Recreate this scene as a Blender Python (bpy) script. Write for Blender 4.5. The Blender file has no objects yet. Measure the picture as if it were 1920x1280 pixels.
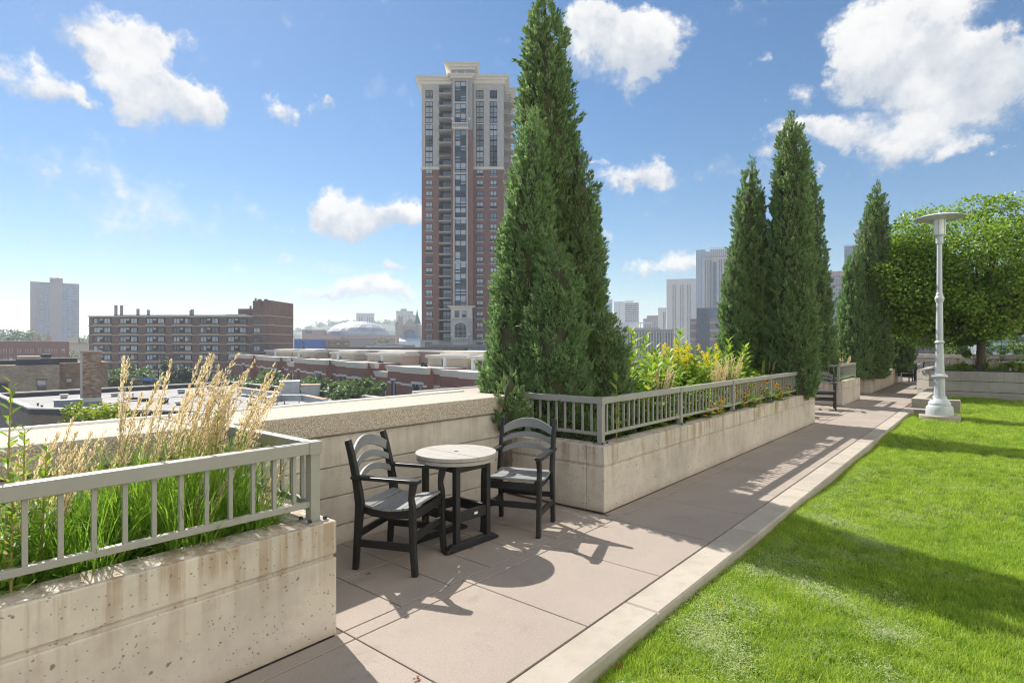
import bpy, math, random
import numpy as np
from mathutils import Vector, Matrix

R = math.radians
scene = bpy.context.scene

# ------------------------------------------------------------------ camera
EYE = 1.57                 # eye height over the paving
YAW = R(40)                # camera looks 40 degrees left of the walkway's direction (+Y)
FPX = 1075.0               # focal length in pixels of a 1920 px wide picture
HOR = 648.0
cam_d = bpy.data.cameras.new('camera'); cam = bpy.data.objects.new('camera', cam_d)
scene.collection.objects.link(cam); scene.camera = cam
cam.location = (0, 0, EYE); cam.rotation_euler = (R(90), 0, YAW)
cam_d.sensor_width = 36.0; cam_d.lens = 36.0 * FPX / 1920.0
cam_d.shift_y = (HOR - 640.0) / 1920.0
cam_d.clip_start = 0.05; cam_d.clip_end = 20000

# ------------------------------------------------------------------ light and exposure
SUN_EL = R(45.0); SUN_H = Vector((-0.973, 0.231, 0)).normalized()
to_sun = SUN_H * math.cos(SUN_EL) + Vector((0, 0, math.sin(SUN_EL)))
sun_d = bpy.data.lights.new('sun', 'SUN'); sun = bpy.data.objects.new('sun', sun_d)
scene.collection.objects.link(sun)
sun_d.energy = 3.75; sun_d.angle = R(0.55); sun_d.color = (1.0, 0.94, 0.85)
sun.rotation_euler = (-to_sun).to_track_quat('-Z', 'Y').to_euler(); sun.location = (-20, 6, 30)
scene.view_settings.view_transform = 'Standard'; scene.view_settings.look = 'None'
scene.view_settings.gamma = 1.0; scene.view_settings.exposure = 1.18
scene.render.engine = 'CYCLES'
cy = scene.cycles
cy.max_bounces = 7; cy.diffuse_bounces = 4; cy.glossy_bounces = 3; cy.transmission_bounces = 5
cy.transparent_max_bounces = 8; cy.volume_bounces = 1; cy.use_denoising = True
cy.caustics_reflective = False; cy.caustics_refractive = False
cy.sample_clamp_indirect = 6.0; cy.filter_width = 1.15; cy.denoising_prefilter = 'FAST'
SKY_STRENGTH = 0.050
HAZE = 0.00034

rng = np.random.default_rng(7); random.seed(7)

# ------------------------------------------------------------------ node helpers
class NT:
    def __init__(s, tree): s.t = tree; s.n = tree.nodes; s.l = tree.links
    def __call__(s, typ, ins=None, **kw):
        nd = s.n.new(typ)
        for k, v in kw.items(): setattr(nd, k, v)
        if ins:
            for k, v in ins.items(): s.put(nd.inputs[k], v)
        return nd
    def put(s, sock, v):
        if isinstance(v, bpy.types.NodeSocket): s.l.new(v, sock)
        elif isinstance(v, bpy.types.Node): s.l.new(v.outputs[0], sock)
        else:
            if hasattr(sock.default_value, '__len__') and not hasattr(v, '__len__'): v = (v,) * len(sock.default_value)
            if sock.type == 'RGBA' and len(v) == 3: v = (*v, 1)
            sock.default_value = v
    def m(s, op, a, b=0.0, c=0.0, clamp=False):
        nd = s.n.new('ShaderNodeMath'); nd.operation = op; nd.use_clamp = clamp
        s.put(nd.inputs[0], a); s.put(nd.inputs[1], b); s.put(nd.inputs[2], c)
        return nd.outputs[0]
    def vm(s, op, a, b=(0, 0, 0)):
        nd = s.n.new('ShaderNodeVectorMath'); nd.operation = op
        s.put(nd.inputs[0], a); s.put(nd.inputs[1], b); return nd.outputs[0]
    def mix(s, f, a, b, mode='MIX'):
        nd = s.n.new('ShaderNodeMix'); nd.data_type = 'RGBA'; nd.blend_type = mode; nd.clamp_factor = True
        s.put(nd.inputs[0], f); s.put(nd.inputs[6], a); s.put(nd.inputs[7], b); return nd.outputs[2]
    def ramp(s, f, stops, interp='LINEAR'):
        nd = s.n.new('ShaderNodeValToRGB'); nd.color_ramp.interpolation = interp; e = nd.color_ramp.elements
        while len(e) < len(stops): e.new(0.5)
        for i, (p, c) in enumerate(stops):
            e[i].position = p; e[i].color = (c, c, c, 1) if not hasattr(c, '__len__') else (*c[:3], 1)
        s.put(nd.inputs[0], f); return nd.outputs[0]
    def noise(s, vec, scale, detail=4.0, rough=0.55, dist=0.0):
        return s('ShaderNodeTexNoise', {'Vector': vec, 'Scale': scale, 'Detail': detail, 'Roughness': rough, 'Distortion': dist})
    def smooth(s, v, a, b):
        nd = s.n.new('ShaderNodeMapRange'); nd.interpolation_type = 'SMOOTHSTEP'; nd.clamp = True
        s.put(nd.inputs[0], v); s.put(nd.inputs[1], a); s.put(nd.inputs[2], b); s.put(nd.inputs[3], 0.0); s.put(nd.inputs[4], 1.0)
        return nd.outputs[0]

# ------------------------------------------------------------------ sky with cumulus clouds
world = bpy.data.worlds.new('World'); scene.world = world; world.use_nodes = True
w = NT(world.node_tree); w.n.clear()
sky = w('ShaderNodeTexSky', sky_type='NISHITA', sun_disc=False, sun_elevation=SUN_EL)
sky.sun_rotation = math.atan2(SUN_H.x, SUN_H.y) % (2 * math.pi)
sky.altitude = 250; sky.air_density = 1.12; sky.dust_density = 0.2; sky.ozone_density = 3.0
def az_el(px, py):
    t = (px - 960) / FPX; u = (HOR - py) / FPX
    return math.atan2(t, 1.0) - YAW, math.atan2(u, math.hypot(1.0, t))      # azimuth from +Y towards +X
gen = w('ShaderNodeTexCoord').outputs['Generated']
nvec = w.vm('NORMALIZE', gen)
wz = w.vm('SCALE', nvec); wz.node.inputs['Scale'].default_value = 1.0
warp = w.vm('MULTIPLY', w.vm('SUBTRACT', w.noise(nvec, 7.0, 6, 0.66).outputs['Color'], (.5, .5, .5)), (.21, .21, .14))
sp = w('ShaderNodeSeparateXYZ', {0: w.vm('ADD', nvec, warp)})
az = w.m('ARCTAN2', sp.outputs[0], sp.outputs[1])
el = w.m('ARCTAN2', sp.outputs[2], w.m('SQRT', w.m('ADD', w.m('MULTIPLY', sp.outputs[0], sp.outputs[0]), w.m('MULTIPLY', sp.outputs[1], sp.outputs[1]))))
ae = w('ShaderNodeCombineXYZ', {0: az, 1: el}).outputs[0]
# each cloud: picture-plane bearing of its middle, half width, half height above and below (pixels of a 1920 wide view), density
CLOUDS = [(55, 150, 95, 42, 30, 1.0), (140, 178, 50, 16, 14, .8), (235, 38, 125, 34, 26, .95), (190, 85, 95, 40, 30, .85), (265, 115, 95, 70, 50, 1.0),
          (310, 175, 125, 60, 50, 1.1), (370, 165, 60, 40, 34, .9), (500, 205, 44, 26, 20, .75), (590, 205, 50, 15, 12, .7),
          (690, 405, 115, 56, 38, 1.15), (655, 412, 75, 30, 28, 1.0), (770, 410, 55, 34, 24, 1.0), (615, 556, 105, 22, 16, .75), (690, 548, 85, 34, 26, 1.0), (755, 510, 50, 22, 14, .6),
          (750, 560, 50, 26, 20, .85), (510, 472, 40, 9, 8, .5),
          (1165, 80, 130, 76, 58, 1.15), (1235, 70, 90, 60, 62, 1.05), (1110, 45, 80, 40, 34, .8), (1422, 100, 18, 14, 10, .5), (1485, 175, 40, 40, 30, .75),
          (1690, 70, 170, 110, 110, 1.25), (1800, 90, 130, 130, 90, 1.2), (1610, 95, 105, 75, 66, 1.0), (1740, 190, 130, 60, 44, .95), (1905, 200, 45, 34, 24, .85), (1900, 120, 60, 40, 40, .8),
          (1470, 260, 55, 32, 28, .95), (1560, 250, 85, 36, 34, 1.0), (1680, 268, 150, 40, 36, 1.0), (1790, 285, 50, 20, 14, .7),
          (1215, 318, 85, 32, 24, 1.0), (1120, 290, 40, 15, 12, .6), (1130, 330, 22, 10, 9, .55), (1125, 425, 30, 26, 20, .75), (1275, 495, 58, 32, 22, .95), (1205, 497, 32, 18, 14, .7),
          (1530, 328, 16, 10, 8, .6), (1855, 292, 22, 8, 7, .5), (1230, 560, 70, 9, 8, .35), (330, 400, 220, 60, 60, .34), (120, 320, 240, 60, 60, .34), (560, 500, 260, 26, 26, .3), (1380, 330, 240, 40, 40, .26)]

blobs = [(*az_el(px, py), rx / FPX / (1 + ((px - 960) / FPX) ** 2), (ru + rd) / 2 / FPX, k) for px, py, rx, ru, rd, k in CLOUDS]
rr = random.Random(5)
for i in range(14):                     # the same kind of clouds all round the rest of the sky
    a = (rr.uniform(R(16), R(276)) + math.pi) % (2 * math.pi) - math.pi
    wd = rr.uniform(.12, .28)
    blobs.append((a, R(rr.uniform(8, 50)), wd, wd * .38, rr.uniform(.9, 1.15)))
for i in range(3):
    blobs.append((rr.uniform(R(-95), R(15)), R(rr.uniform(48, 78)), rr.uniform(.18, .3), .1, 1.0))
acc = None
for a0, e0, ra, re, k in blobs:
    mp = w('ShaderNodeMapping', {'Vector': ae, 'Location': (-a0 / ra / 1.08, -e0 / re / 1.08, 0), 'Scale': (1 / ra / 1.08, 1 / re / 1.08, 0)})
    g = w('ShaderNodeTexGradient', {0: mp.outputs[0]}, gradient_type='SPHERICAL').outputs[1]
    nd = w('ShaderNodeVectorMath', operation='MULTIPLY_ADD')
    w.put(nd.inputs[0], g); nd.inputs[1].default_value = (k * 2.0, k * 2.0 / re, k * 2.0 * e0 / re)
    if acc is not None: w.put(nd.inputs[2], acc)
    acc = nd.outputs[0]
av = w('ShaderNodeSeparateXYZ', {0: acc})
dens = av.outputs[0]
hi = w.m('DIVIDE', w.m('SUBTRACT', w.m('MULTIPLY', el, av.outputs[1]), av.outputs[2]), w.m('MAXIMUM', dens, 0.05))
fine = w.m('SUBTRACT', w.noise(nvec, 30.0, 6, 0.62).outputs['Fac'], 0.5)
mid = w.m('SUBTRACT', w.noise(nvec, 13.0, 3, 0.55).outputs['Fac'], 0.5)
dd = w.m('ADD', w.m('MINIMUM', dens, 1.6), w.m('ADD', w.m('MULTIPLY', fine, 2.3), w.m('MULTIPLY', mid, 1.4)))
wisp = w.m('ADD', w.m('MULTIPLY', dens, 1.5), w.m('ADD', w.m('MULTIPLY', mid, 2.6), w.m('MULTIPLY', fine, 1.7)))
alpha = w.m('MAXIMUM', w.m('MULTIPLY', w.smooth(dd, 0.30, 1.45), 0.97), w.m('MULTIPLY', w.smooth(wisp, .30, 1.7), .5))
lit = w.m('ADD', w.m('ADD', w.m('MULTIPLY', hi, 0.7), 0.52), w.m('ADD', w.m('MULTIPLY', mid, 1.4), w.m('MULTIPLY', fine, 0.9)))
ccol = w.ramp(lit, [(0.05, (.60, .66, .75)), (0.38, (.78, .81, .85)), (0.62, (.96, .96, .96)), (1.0, (1.06, 1.05, 1.03))])
# a thin pale veil gathers low over the horizon
ez = w('ShaderNodeSeparateXYZ', {0: nvec}).outputs[2]
hs = w('ShaderNodeHueSaturation', {'Color': sky.outputs[0], 'Saturation': 1.18})
bg_sky = w('ShaderNodeBackground', {'Color': hs.outputs[0], 'Strength': SKY_STRENGTH})
bg_cl = w('ShaderNodeBackground', {'Color': ccol, 'Strength': 0.42})
mixs = w('ShaderNodeMixShader', {0: alpha, 1: bg_sky.outputs[0], 2: bg_cl.outputs[0]})
wo = w('ShaderNodeOutputWorld', {'Surface': mixs.outputs[0]})
world.cycles.sampling_method = 'MANUAL'; world.cycles.sample_map_resolution = 512

# ------------------------------------------------------------------ object helpers
FW = Vector((-math.sin(YAW), math.cos(YAW), 0)); RT = Vector((math.cos(YAW), math.sin(YAW), 0))
COL = scene.collection
FRAME = {}
def tag(o, label=None, cat=None, group=None, kind=None):
    if label: o['label'] = label
    if cat: o['category'] = cat
    if group: o['group'] = group
    if kind: o['kind'] = kind
    return o
def empty(name, loc=(0, 0, 0), rz=0.0, label=None, cat=None, group=None):
    o = bpy.data.objects.new(name, None); COL.objects.link(o)
    o.location = loc; o.rotation_euler = (0, 0, rz); o.empty_display_size = 0.2
    FRAME[o.name] = Matrix.Translation(loc) @ Matrix.Rotation(rz, 4, 'Z')
    return tag(o, label, cat, group)
def link(name, me, parent=None, loc=(0, 0, 0), rz=0.0):
    o = bpy.data.objects.new(name, me); COL.objects.link(o)
    o.parent = parent; o.location = loc
    if rz: o.rotation_euler = (0, 0, rz)
    return o
def copy_tree(o, parent=None):
    c = o.copy(); COL.objects.link(c); c.parent = parent
    for ch in list(o.children): copy_tree(ch, c)
    return c
class MB:
    """collects boxes, prisms, tubes and lathes; build() links them as one mesh object"""
    def __init__(s): s.v = []; s.f = []
    def add(s, vs, fs):
        n = len(s.v); s.v += [tuple(p) for p in vs]; s.f += [tuple(i + n for i in q) for q in fs]; return s
    def box(s, x0, x1, y0, y1, z0, z1):
        return s.add([(x0, y0, z0), (x1, y0, z0), (x1, y1, z0), (x0, y1, z0), (x0, y0, z1), (x1, y0, z1), (x1, y1, z1), (x0, y1, z1)],
                     [(0, 3, 2, 1), (4, 5, 6, 7), (0, 1, 5, 4), (1, 2, 6, 5), (2, 3, 7, 6), (3, 0, 4, 7)])
    def slab(s, x0, x1, y0, y1, z0, z1, c):          # box with chamfered top edges
        return s.add([(x0, y0, z0), (x1, y0, z0), (x1, y1, z0), (x0, y1, z0), (x0, y0, z1 - c), (x1, y0, z1 - c), (x1, y1, z1 - c), (x0, y1, z1 - c),
                      (x0 + c, y0 + c, z1), (x1 - c, y0 + c, z1), (x1 - c, y1 - c, z1), (x0 + c, y1 - c, z1)],
                     [(0, 3, 2, 1), (0, 1, 5, 4), (1, 2, 6, 5), (2, 3, 7, 6), (3, 0, 4, 7), (4, 5, 9, 8), (5, 6, 10, 9), (6, 7, 11, 10), (7, 4, 8, 11), (8, 9, 10, 11)])
    def prism(s, poly, z0, z1):
        n = len(poly)
        return s.add([(x, y, z0) for x, y in poly] + [(x, y, z1) for x, y in poly],
                     [tuple(range(n - 1, -1, -1)), tuple(range(n, 2 * n))] + [(i, (i + 1) % n, n + (i + 1) % n, n + i) for i in range(n)])
    def extrude_x(s, poly_yz, x0, x1):
        n = len(poly_yz)
        return s.add([(x0, y, z) for y, z in poly_yz] + [(x1, y, z) for y, z in poly_yz],
                     [tuple(range(n)), tuple(range(2 * n - 1, n - 1, -1))] + [(i, n + i, n + (i + 1) % n, (i + 1) % n) for i in range(n)])
    def extrude_y(s, poly_xz, y0, y1):
        n = len(poly_xz)
        return s.add([(x, y0, z) for x, z in poly_xz] + [(x, y1, z) for x, z in poly_xz],
                     [tuple(range(n)), tuple(range(2 * n - 1, n - 1, -1))] + [(i, n + i, n + (i + 1) % n, (i + 1) % n) for i in range(n)])
    def lathe(s, prof, n=32, c=(0, 0)):
        k = len(prof); vs = []; fs = []
        for r, z in prof:
            for j in range(n):
                a = 2 * math.pi * j / n; vs.append((c[0] + r * math.cos(a), c[1] + r * math.sin(a), z))
        for i in range(k - 1):
            for j in range(n):
                fs.append((i * n + j, i * n + (j + 1) % n, (i + 1) * n + (j + 1) % n, (i + 1) * n + j))
        fs.append(tuple(range(n - 1, -1, -1))); fs.append(tuple((k - 1) * n + j for j in range(n)))
        return s.add(vs, fs)
    def tube(s, pts, rads, n=6):
        pts = [Vector(p) for p in pts]; vs = []; fs = []
        for i, p in enumerate(pts):
            d = (pts[min(i + 1, len(pts) - 1)] - pts[max(i - 1, 0)]).normalized()
            u = d.cross(Vector((0.31, 0.87, 0.12)))
            if u.length < 1e-3: u = d.cross(Vector((1, 0, 0)))
            u.normalize(); v = d.cross(u); r = rads[i] if hasattr(rads, '__len__') else rads
            for j in range(n):
                a = 2 * math.pi * j / n; vs.append(p + (u * math.cos(a) + v * math.sin(a)) * r)
        for i in range(len(pts) - 1):
            for j in range(n):
                fs.append((i * n + j, i * n + (j + 1) % n, (i + 1) * n + (j + 1) % n, (i + 1) * n + j))
        fs.append(tuple(range(n - 1, -1, -1))); fs.append(tuple((len(pts) - 1) * n + j for j in range(n)))
        return s.add(vs, fs)
    def mesh(s, name, m, smooth=False):
        me = bpy.data.meshes.new(name); me.from_pydata(s.v, [], s.f); me.materials.append(m)
        if smooth: me.polygons.foreach_set('use_smooth', [True] * len(me.polygons))
        return me
    def build(s, name, m, parent=None, world=False, smooth=False, bevel=0.0, seg=2, loc=(0, 0, 0), rz=0.0):
        if world and parent is not None:
            r = parent
            while r.parent is not None: r = r.parent
            inv = FRAME[r.name].inverted(); s.v = [tuple(inv @ Vector(p)) for p in s.v]
        o = link(name, s.mesh(name, m, smooth), parent, loc, rz)
        if bevel:
            b = o.modifiers.new('bevel', 'BEVEL'); b.width = bevel; b.segments = seg; b.limit_method = 'ANGLE'; b.angle_limit = R(40)
        if smooth:
            try: o.data.set_sharp_from_angle(angle=R(24))
            except Exception: pass
        return o
def np_mesh(name, V, F, m, parent=None, loc=(0, 0, 0), mats=None, mat_idx=None, kind=None, smooth=False):
    """numpy verts (n,3) and faces (m,k) straight into a mesh object"""
    me = bpy.data.meshes.new(name); V = np.asarray(V, np.float32); F = np.asarray(F, np.int32); k = F.shape[1]
    me.vertices.add(len(V)); me.vertices.foreach_set('co', V.ravel())
    me.loops.add(F.size); me.loops.foreach_set('vertex_index', F.ravel())
    me.polygons.add(len(F)); me.polygons.foreach_set('loop_start', np.arange(0, F.size, k, dtype=np.int32))
    me.materials.append(m)
    if mats:
        for q in mats: me.materials.append(q)
        me.polygons.foreach_set('material_index', np.asarray(mat_idx, np.int32))
    if smooth: me.polygons.foreach_set('use_smooth', np.ones(len(F), bool))
    me.update(calc_edges=True)
    o = link(name, me, parent, loc)
    if kind: o['kind'] = kind
    return o

# ------------------------------------------------------------------ materials
MATS = {}
def new_mat(name):
    m = bpy.data.materials.new(name); m.use_nodes = True; t = NT(m.node_tree); t.n.clear()
    out = t('ShaderNodeOutputMaterial'); MATS[name] = m
    return m, t, out
def finish(t, out, col, rough=0.7, bump=None, bstr=0.3, bdist=0.01, metal=0.0, spec=0.5, trans=0.0):
    p = t('ShaderNodeBsdfPrincipled', {'Base Color': col, 'Roughness': rough, 'Metallic': metal, 'Specular IOR Level': spec})
    if bump is not None:
        b = t('ShaderNodeBump', {'Height': bump, 'Strength': bstr, 'Distance': bdist}); t.put(p.inputs['Normal'], b.outputs[0])
    t.l.new(p.outputs[0], out.inputs[0]); return p
def simple(name, c, rough=0.6, var=0.12, scale=8.0, bump=0.0, metal=0.0, spec=0.4, coord='Object', bscale=60.0, bdist=0.004):
    m, t, out = new_mat(name)
    v = t('ShaderNodeTexCoord').outputs[coord] if coord != 'World' else t('ShaderNodeNewGeometry').outputs['Position']
    n = t.noise(v, scale, 5, 0.6).outputs['Fac']
    c = Vector(c); col = t.ramp(n, [(0.25, c * (1 - var)), (0.75, c * (1 + var))])
    b = t.noise(v, bscale, 3, 0.6).outputs['Fac'] if bump else None
    finish(t, out, col, t.ramp(n, [(0.2, min(1, rough * 1.1)), (0.8, rough * 0.88)]), b, bump, bdist, metal, spec)
    return m
def foliage(name, stops, trans=0.35, rough=0.5, spec=0.35, obj_rand=False):
    m, t, out = new_mat(name)
    if obj_rand: f = t('ShaderNodeObjectInfo').outputs['Random']
    else: f = t('ShaderNodeNewGeometry').outputs['Random Per Island']
    pos = t('ShaderNodeNewGeometry').outputs['Position']
    f2 = t.m('ADD', t.m('MULTIPLY', f, 0.7), t.m('MULTIPLY', t.noise(pos, 2.2, 3).outputs['Fac'], 0.34))
    col = t.ramp(f2, stops)
    p = t('ShaderNodeBsdfPrincipled', {'Base Color': col, 'Roughness': rough, 'Specular IOR Level': spec})
    tr = t('ShaderNodeBsdfTranslucent', {'Color': t.mix(0.5, col, t.mix(1.0, col, (1.0, 1.0, .55), 'MULTIPLY'))})
    mx = t('ShaderNodeMixShader', {0: trans, 1: p.outputs[0], 2: tr.outputs[0]}); t.l.new(mx.outputs[0], out.inputs[0])
    return m
def cast_concrete(name, base, stain, top_z, pits=1.0, streak=1.0, dirt=.5):
    """board-cast concrete: blotches, rusty run-off under the top edge, air pits"""
    m, t, out = new_mat(name)
    pos = t('ShaderNodeNewGeometry').outputs['Position']
    z = t('ShaderNodeSeparateXYZ', {0: pos}).outputs[2]
    n1 = t.noise(pos, 1.7, 6, 0.62).outputs['Fac']; n2 = t.noise(pos, 9.0, 5, 0.65).outputs['Fac']
    b = Vector(base)
    col = t.ramp(n1, [(0.28, b * .78), (0.5, b), (0.74, b * 1.14)])
    col = t.mix(t.m('MULTIPLY', t.smooth(n2, .46, .74), .45), col, (b.x * .72, b.y * .72, b.z * .74))
    sv = t.vm('MULTIPLY', pos, (16.0, 16.0, 0.9))
    run = t.noise(sv, 1.0, 4, 0.6).outputs['Fac']
    fall = t.smooth(z, top_z - 0.52, top_z + 0.03)
    rm = t.m('MULTIPLY', t.m('MULTIPLY', t.smooth(run, .44, .64), fall), .85 * streak, clamp=True)
    rm2 = t.m('MULTIPLY', t.smooth(t.noise(pos, 3.0, 3).outputs['Fac'], .28, .55), rm)
    col = t.mix(rm2, col, stain)
    foot = t.m('MULTIPLY', t.smooth(t.m('ADD', z, t.m('MULTIPLY', n2, .08)), 0.13, 0.02), dirt)
    col = t.mix(foot, col, (stain[0] * .9, stain[1] * .9, stain[2] * .9))
    wv = t.vm('ADD', pos, t.vm('MULTIPLY', t.noise(pos, 14.0, 2).outputs['Color'], (.05, .05, .05)))
    vo = t('ShaderNodeTexVoronoi', {'Vector': wv, 'Scale': 17.0, 'Randomness': 1.0})
    cell = t('ShaderNodeSeparateColor', {0: vo.outputs['Color']}).outputs[0]
    rad = t.m('MULTIPLY', t.m('MAXIMUM', t.m('SUBTRACT', cell, .55), 0.0), .40 * pits)
    pit = t.smooth(t.m('SUBTRACT', rad, vo.outputs['Distance']), 0.0, 0.045)
    vo2 = t('ShaderNodeTexVoronoi', {'Vector': wv, 'Scale': 60.0})
    cell2 = t('ShaderNodeSeparateColor', {0: vo2.outputs['Color']}).outputs[1]
    pit2 = t.m('MULTIPLY', t.smooth(t.m('SUBTRACT', t.m('MULTIPLY', t.m('MAXIMUM', t.m('SUBTRACT', cell2, .55), 0), .8 * pits), vo2.outputs['Distance']), 0, .06), .85)
    pm = t.m('MAXIMUM', pit, pit2)
    col = t.mix(t.m('MULTIPLY', pm, .72), col, (.12, .105, .09))
    h = t.m('SUBTRACT', t.m('ADD', t.m('MULTIPLY', n2, .3), t.m('MULTIPLY', t.noise(pos, 120, 3).outputs['Fac'], .25)), t.m('MULTIPLY', pm, 1.0))
    finish(t, out, col, 0.86, h, 0.45, 0.006, 0, 0.25)
    return m
def aggregate(name, cols, scale=85.0, bump=0.6, stain=None):
    m, t, out = new_mat(name)
    pos = t('ShaderNodeNewGeometry').outputs['Position']
    vo = t('ShaderNodeTexVoronoi', {'Vector': pos, 'Scale': scale})
    f = t('ShaderNodeSeparateColor', {0: vo.outputs['Color']}).outputs[0]
    col = t.ramp(f, cols)
    n1 = t.noise(pos, 1.3, 6, 0.6).outputs['Fac']
    col = t.mix(t.m('MULTIPLY', t.smooth(n1, .4, .75), .30), col, stain or (.5, .44, .36))
    col = t.mix(t.smooth(vo.outputs['Distance'], .35, .75), col, (.30, .26, .21))
    h = t.m('SUBTRACT', 1.0, vo.outputs['Distance'])
    finish(t, out, col, 0.85, h, bump, 0.004, 0, 0.25); return m
def paving(name, base, dark):
    m, t, out = new_mat(name)
    pos = t('ShaderNodeNewGeometry').outputs['Position']
    n1 = t.noise(pos, 1.1, 6, 0.6).outputs['Fac']; sp_ = t.noise(pos, 95.0, 3, 0.8).outputs['Fac']; n3 = t.noise(pos, 18, 5, .65).outputs['Fac']
    b = Vector(base)
    oi = t('ShaderNodeObjectInfo').outputs['Random']
    col = t.ramp(n1, [(.28, b * .86), (.55, b), (.8, b * 1.08)])
    col = t.mix(t.m('MULTIPLY', oi, .16), col, b * .80)
    col = t.mix(t.smooth(sp_, .54, .70), col, b * 1.28)
    col = t.mix(t.m('MULTIPLY', t.smooth(sp_, .42, .30), .8), col, dark)
    col = t.mix(t.m('MULTIPLY', t.smooth(n3, .56, .78), .32), col, b * .70)
    st_ = t.noise(pos, 2.6, 5, .7, .6).outputs['Fac']; col = t.mix(t.m('MULTIPLY', t.smooth(st_, .56, .72), .35), col, (b.x * .62, b.y * .60, b.z * .58))
    finish(t, out, col, .88, sp_, .35, .003, 0, .22); return m
def brick(name, c1, c2, mortar, w_=0.21, h_=0.07, bump=0.4, mot=0.35):
    m, t, out = new_mat(name)
    o = t('ShaderNodeTexCoord').outputs['Object']; s3 = t('ShaderNodeSeparateXYZ', {0: o})
    v = t('ShaderNodeCombineXYZ', {0: t.m('ADD', s3.outputs[0], s3.outputs[1]), 1: s3.outputs[2]})
    bt = t('ShaderNodeTexBrick', {'Vector': v, 'Color1': c1, 'Color2': c2, 'Mortar': mortar, 'Scale': 1.0, 'Mortar Size': .006, 'Brick Width': w_, 'Row Height': h_, 'Bias': 0.0})
    n = t.noise(o, .55, 6, .65).outputs['Fac']; n2 = t.noise(t.vm('MULTIPLY', o, (1.2, 1.2, 7.0)), 1.4, 4, .7).outputs['Fac']
    col = t.mix(t.m('MULTIPLY', t.smooth(n, .35, .7), mot), bt.outputs['Color'], (c1[0] * .55, c1[1] * .55, c1[2] * .6))
    col = t.mix(t.m('MULTIPLY', t.smooth(n2, .55, .75), mot), col, (c2[0] * 1.25, c2[1] * 1.2, c2[2] * 1.15))
    finish(t, out, col, .9, bt.outputs['Fac'], -bump, .01, 0, .2); return m
def glass(name, c, rough=0.06, spec=1.0, metal=0.0):
    m, t, out = new_mat(name)
    o = t('ShaderNodeObjectInfo').outputs['Random']
    col = t.ramp(o, [(0, Vector(c) * .6), (1, Vector(c) * 1.35)])
    finish(t, out, col, rough, None, 0, 0, metal, spec); return m

m_planter = cast_concrete('planter concrete', (.53, .475, .405), (.31, .225, .15), 0.62)
m_wallconc = cast_concrete('board-marked wall concrete', (.555, .505, .44), (.36, .275, .20), 0.86, .5, .5)
m_greyconc = cast_concrete('grey wall concrete', (.40, .38, .345), (.26, .23, .19), 0.74, .35, .6, .2)
m_ledge = simple('pale concrete ledge', (.50, .445, .385), .88, .16, 6, .3, coord='World', bscale=90)
m_cap = aggregate('exposed aggregate', [(0, (.30, .24, .17)), (.3, (.44, .36, .27)), (.6, (.56, .48, .38)), (.85, (.66, .60, .52)), (1, (.16, .13, .11))], 120)
m_captop = aggregate('washed aggregate top', [(0, (.42, .38, .32)), (.5, (.52, .475, .41)), (.9, (.60, .56, .50)), (1, (.38, .34, .29))], 150, .2, (.50, .46, .40))
m_pave = paving('paving slab concrete', (.298, .256, .222), (.145, .118, .098))
m_joint = simple('dark joint sand', (.10, .082, .066), .95, .3, 40, coord='World')
m_kerb = cast_concrete('kerb concrete', (.36, .325, .275), (.38, .32, .26), 0.6, .6, 0.0, 0.0)
m_rail = simple('grey-green painted steel', (.285, .277, .255), .42, .05, 5, .05, spec=.5, bscale=140, bdist=.001)
m_bolt = simple('dark steel bolt', (.05, .045, .04), .5, .2, 20, metal=.6)
m_black = simple('black recycled plastic lumber', (.014, .0145, .016), .42, .25, 14, .22, spec=.45, bscale=160, bdist=.0015)
m_slat = simple('grey plastic slat', (.20, .21, .218), .55, .10, 12, .22, spec=.35, bscale=170, bdist=.001)
m_top = simple('weathered pale table board', (.335, .32, .295), .62, .10, 16, .25, spec=.3, bscale=120, bdist=.0015)
m_white = simple('white label', (.75, .75, .72), .5)
m_lamp = simple('pale grey lamp paint', (.46, .49, .525), .38, .05, 4, .03, spec=.5)
m_lampglass = glass('frosted lamp lens', (.62, .64, .64), .25, .6)
m_soil = simple('dark planting soil', (.045, .034, .024), .95, .4, 22, .8, coord='World', bscale=40, bdist=.02)
m_lawnsoil = simple('lawn thatch', (.105, .135, .030), .95, .35, 9, .8, coord='World', bscale=70, bdist=.02)
m_bark = simple('bark', (.11, .085, .065), .9, .35, 9, .9, bscale=30, bdist=.01)

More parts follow.
